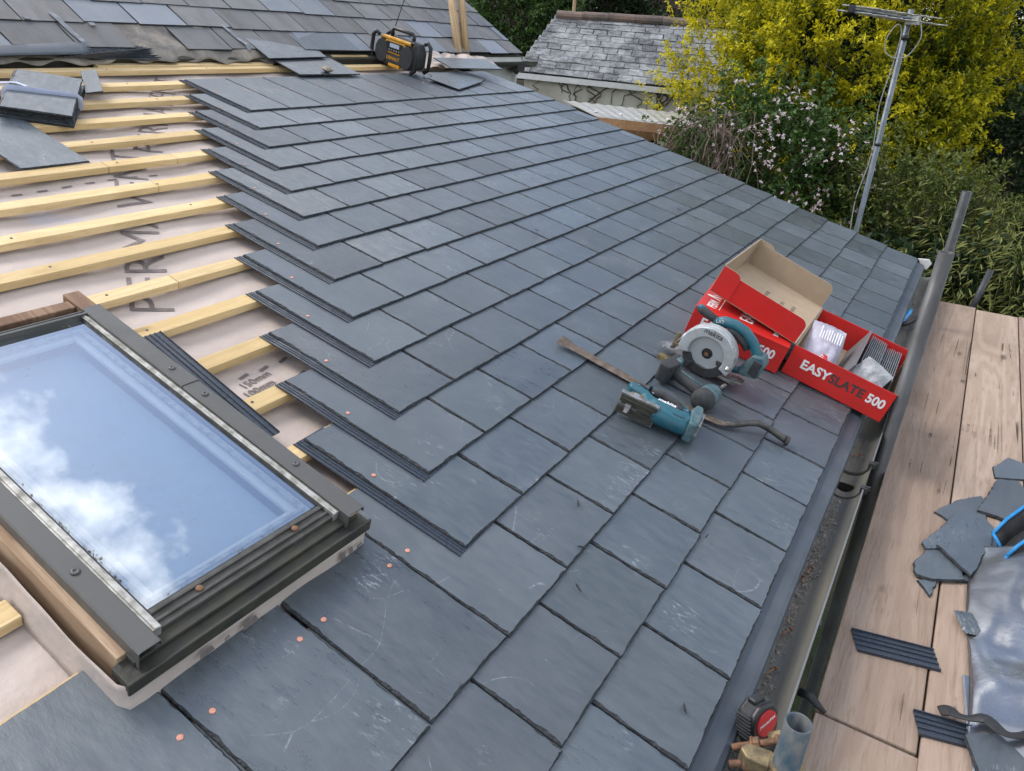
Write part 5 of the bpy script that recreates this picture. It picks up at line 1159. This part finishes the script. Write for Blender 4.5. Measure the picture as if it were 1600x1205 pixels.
for k, (z, poly, lab) in OFF.items():
    rd = random.Random(k); pts = []
    cx_, cy_ = sum(p[0] for p in poly)/len(poly), sum(p[1] for p in poly)/len(poly)
    area = sum(poly[i][0]*poly[(i+1)%len(poly)][1]-poly[(i+1)%len(poly)][0]*poly[i][1] for i in range(len(poly)))
    if area < 0: poly = poly[::-1]
    for i in range(len(poly)):
        a, b = Vector(poly[i]), Vector(poly[(i+1)%len(poly)]); m = max(1, int((b-a).length/.018))
        for j in range(m):
            p = a.lerp(b, j/m); 
            if j: p += Vector((rd.gauss(0,.0016), rd.gauss(0,.0016)))
            pts.append((p.x-cx_, p.y-cy_))
    n = len(pts); mb = MB(); sh = lambda p: (p[0]*(1-.004/max(.02,math.hypot(*p))), p[1]*(1-.004/max(.02,math.hypot(*p))))
    mb.add([(x,y,0) for x,y in pts]+[(*sh(p),.0065) for p in pts], [tuple(range(n,2*n)), tuple(range(n-1,-1,-1))], 0)
    for i in range(n): mb.f.append((i,(i+1)%n,n+(i+1)%n,n+i)); mb.m.append(1)
    tilt_ = RX(R(1.2)) if k in ('P4','P5','P9') else Matrix.Identity(4)
    o = obj('slate_offcut', mb, [MAT['slate'], MAT['slate_edge']], None, T3((cx_,cy_,z)) @ tilt_); tag(o, lab, 'slate offcut', 'broken slate offcuts on the boards')
def offcut_channel(poly, label, seed):
    a, b, c, d = [Vector(p) for p in poly]; mb = MB()
    prof = [(0,0),(0,.009),(.03,.009),(.04,.003),(.20,.003),(.21,.007),(.25,.007),(.26,.003),(.42,.003),(.43,.008),(.47,.008),(.48,.003),(.66,.003),(.67,.007),(.71,.007),(.72,.003),(.94,.003),(.95,.009),(1,.009),(1,0)]
    n = len(prof); vs_ = []
    for u in (0,1):
        for v, z in prof:
            p = (a.lerp(d, v)) if u == 0 else (b.lerp(c, v)); vs_.append((p.x, p.y, z))
    mb.add(vs_, [(i, n+i, n+(i+1)%n, (i+1)%n) for i in range(n)]+[tuple(range(n)), tuple(range(2*n-1,n-1,-1))])
    return tag(obj('plastic_channel', mb, MAT['pvc'], None, T3((0,0,-.2195))), label, 'plastic strip', 'channel offcuts on the boards')
offcut_channel([(0.195,0.825),(0.391,0.868),(0.413,0.797),(0.223,0.75)], 'short ribbed plastic channel offcut lying across two scaffold boards', 1)
offcut_channel([(0.365,0.624),(0.500,0.652),(0.500,0.585),(0.385,0.555)], 'short ribbed plastic channel offcut under the rubber strap end', 2)
# crumpled lead sheet
mb = MB()
def lead(u, v):
    x = .466+.34*u; y = .585+.83*v
    x += .012*math.sin(v*5+1)*(1-u) + (.02*(v-.75)*4 if v > .75 else 0)
    z = -.212 + .045*(1-math.exp(-u*9)) + .024*mnoise.noise(Vector((u*2.2, v*3.2, 7)))+.016*mnoise.noise(Vector((u*5, v*6, 1)))+.006*math.sin(v*22+u*5)*u
    z += .055*max(0, v-.72)*3.2*(.3+u) - .035*max(0, .1-v)*8
    return (x, y, max(z, -.213))
mb.grid(lead, 50, 90)
tag(obj('lead_sheet', mb, MAT['lead'], None, smooth=True, solid=.002), 'crumpled sheet of shiny grey lead on the outer boards', 'lead sheet')
tag(obj('lead_strip', MB().path([(.468,.815,-.214),(.474,.75,-.2135),(.482,.66,-.214),(.492,.585,-.2135),(.51,.45,-.214)], [(.009,.002)]*5, 6), MAT['lead'], None), 'narrow lead strip along the left edge of the lead sheet', 'lead strip')
tag(obj('dark_scrap', pillow(.026,.046,.010,6), MAT['slate'], None, T3((.462,1.02,-.204)) @ RZ(R(20)), smooth=True), 'small rounded dark scrap beside the left edge of the lead sheet', 'scrap')
sp_ = smooth_pts([(.416,.642,-.203),(.436,.650,-.197),(.452,.642,-.194),(.476,.642,-.188),(.504,.650,-.178),(.528,.632,-.176),(.552,.628,-.176),(.585,.648,-.174),(.63,.685,-.17),(.70,.70,-.165)], 5)
mb = MB(); mb.path(sp_, [(.013+.004*math.sin(i*.35), .0028) for i in range(len(sp_))], 8)
tag(obj('rubber_strap', mb, MAT['dark_rubber'], None, smooth=True), 'black rubber strap curling over the foot of the lead sheet', 'strap')
pb = thing('tool_pouch', 'black fabric tool pouch with bright blue trim beside the lead sheet', 'tool pouch', T3((.50,1.42,-.205)))
MAT['fabric'] = M_('black_fabric', (.020,.020,.022), .9, var=.4, scale=20, bmp=.5, bs=200); MAT['blue_trim'] = M_('blue_trim', (.01,.22,.52), .6, var=.15, scale=30)
top1 = [(0,.03,.050),(.030,.10,.075),(.075,.185,.095),(.135,.25,.105),(.20,.27,.10)]; bot1 = [(.055,.0,.0),(.08,.05,.0),(.12,.12,.0),(.17,.18,.0),(.22,.22,.0)]
top2 = [(.038,-.075,.050),(.060,-.040,.075),(.090,.005,.095),(.14,.07,.105),(.20,.12,.105)]
def strip_mesh(A, B_): 
    m = MB(); n = len(A); m.add(list(A)+list(B_), [(i, i+1, n+i+1, n+i) for i in range(n-1)]); return m
obj('panel', strip_mesh(top1, [(x+.030,y-.03,z*.55+.0) for x,y,z in top1]), MAT['fabric'], pb, smooth=True, solid=.004)
obj('panel', strip_mesh([(x+.030,y-.03,z*.55) for x,y,z in top1], bot1), MAT['fabric'], pb, smooth=True, solid=.004)
obj('front_panel', strip_mesh(top2, [(x+.02,y+.004,.0) for x,y,z in top2]), MAT['fabric'], pb, smooth=True, solid=.004)
obj('flap', strip_mesh([(x+.018,y+.028,z*.9) for x,y,z in top2], [(x+.030,y-.03,z*.5) for x,y,z in top1]), MAT['fabric'], pb, smooth=True, solid=.004)
for nm, pp in (('trim', top1), ('trim', top2)): obj(nm, MB().path(pp, [(.0055,.0045)]*5, 8), MAT['blue_trim'], pb, smooth=True)
obj('trim', MB().path([(0,.03,.050),(.018,.012,.036),(.035,-.004,.020)], [(.0055,.0045)]*3, 8), MAT['blue_trim'], pb, smooth=True)
obj('trim', MB().path([(.038,-.075,.050),(.040,-.082,.030),(.046,-.080,.006)], [(.0055,.0045)]*3, 8), MAT['blue_trim'], pb, smooth=True)
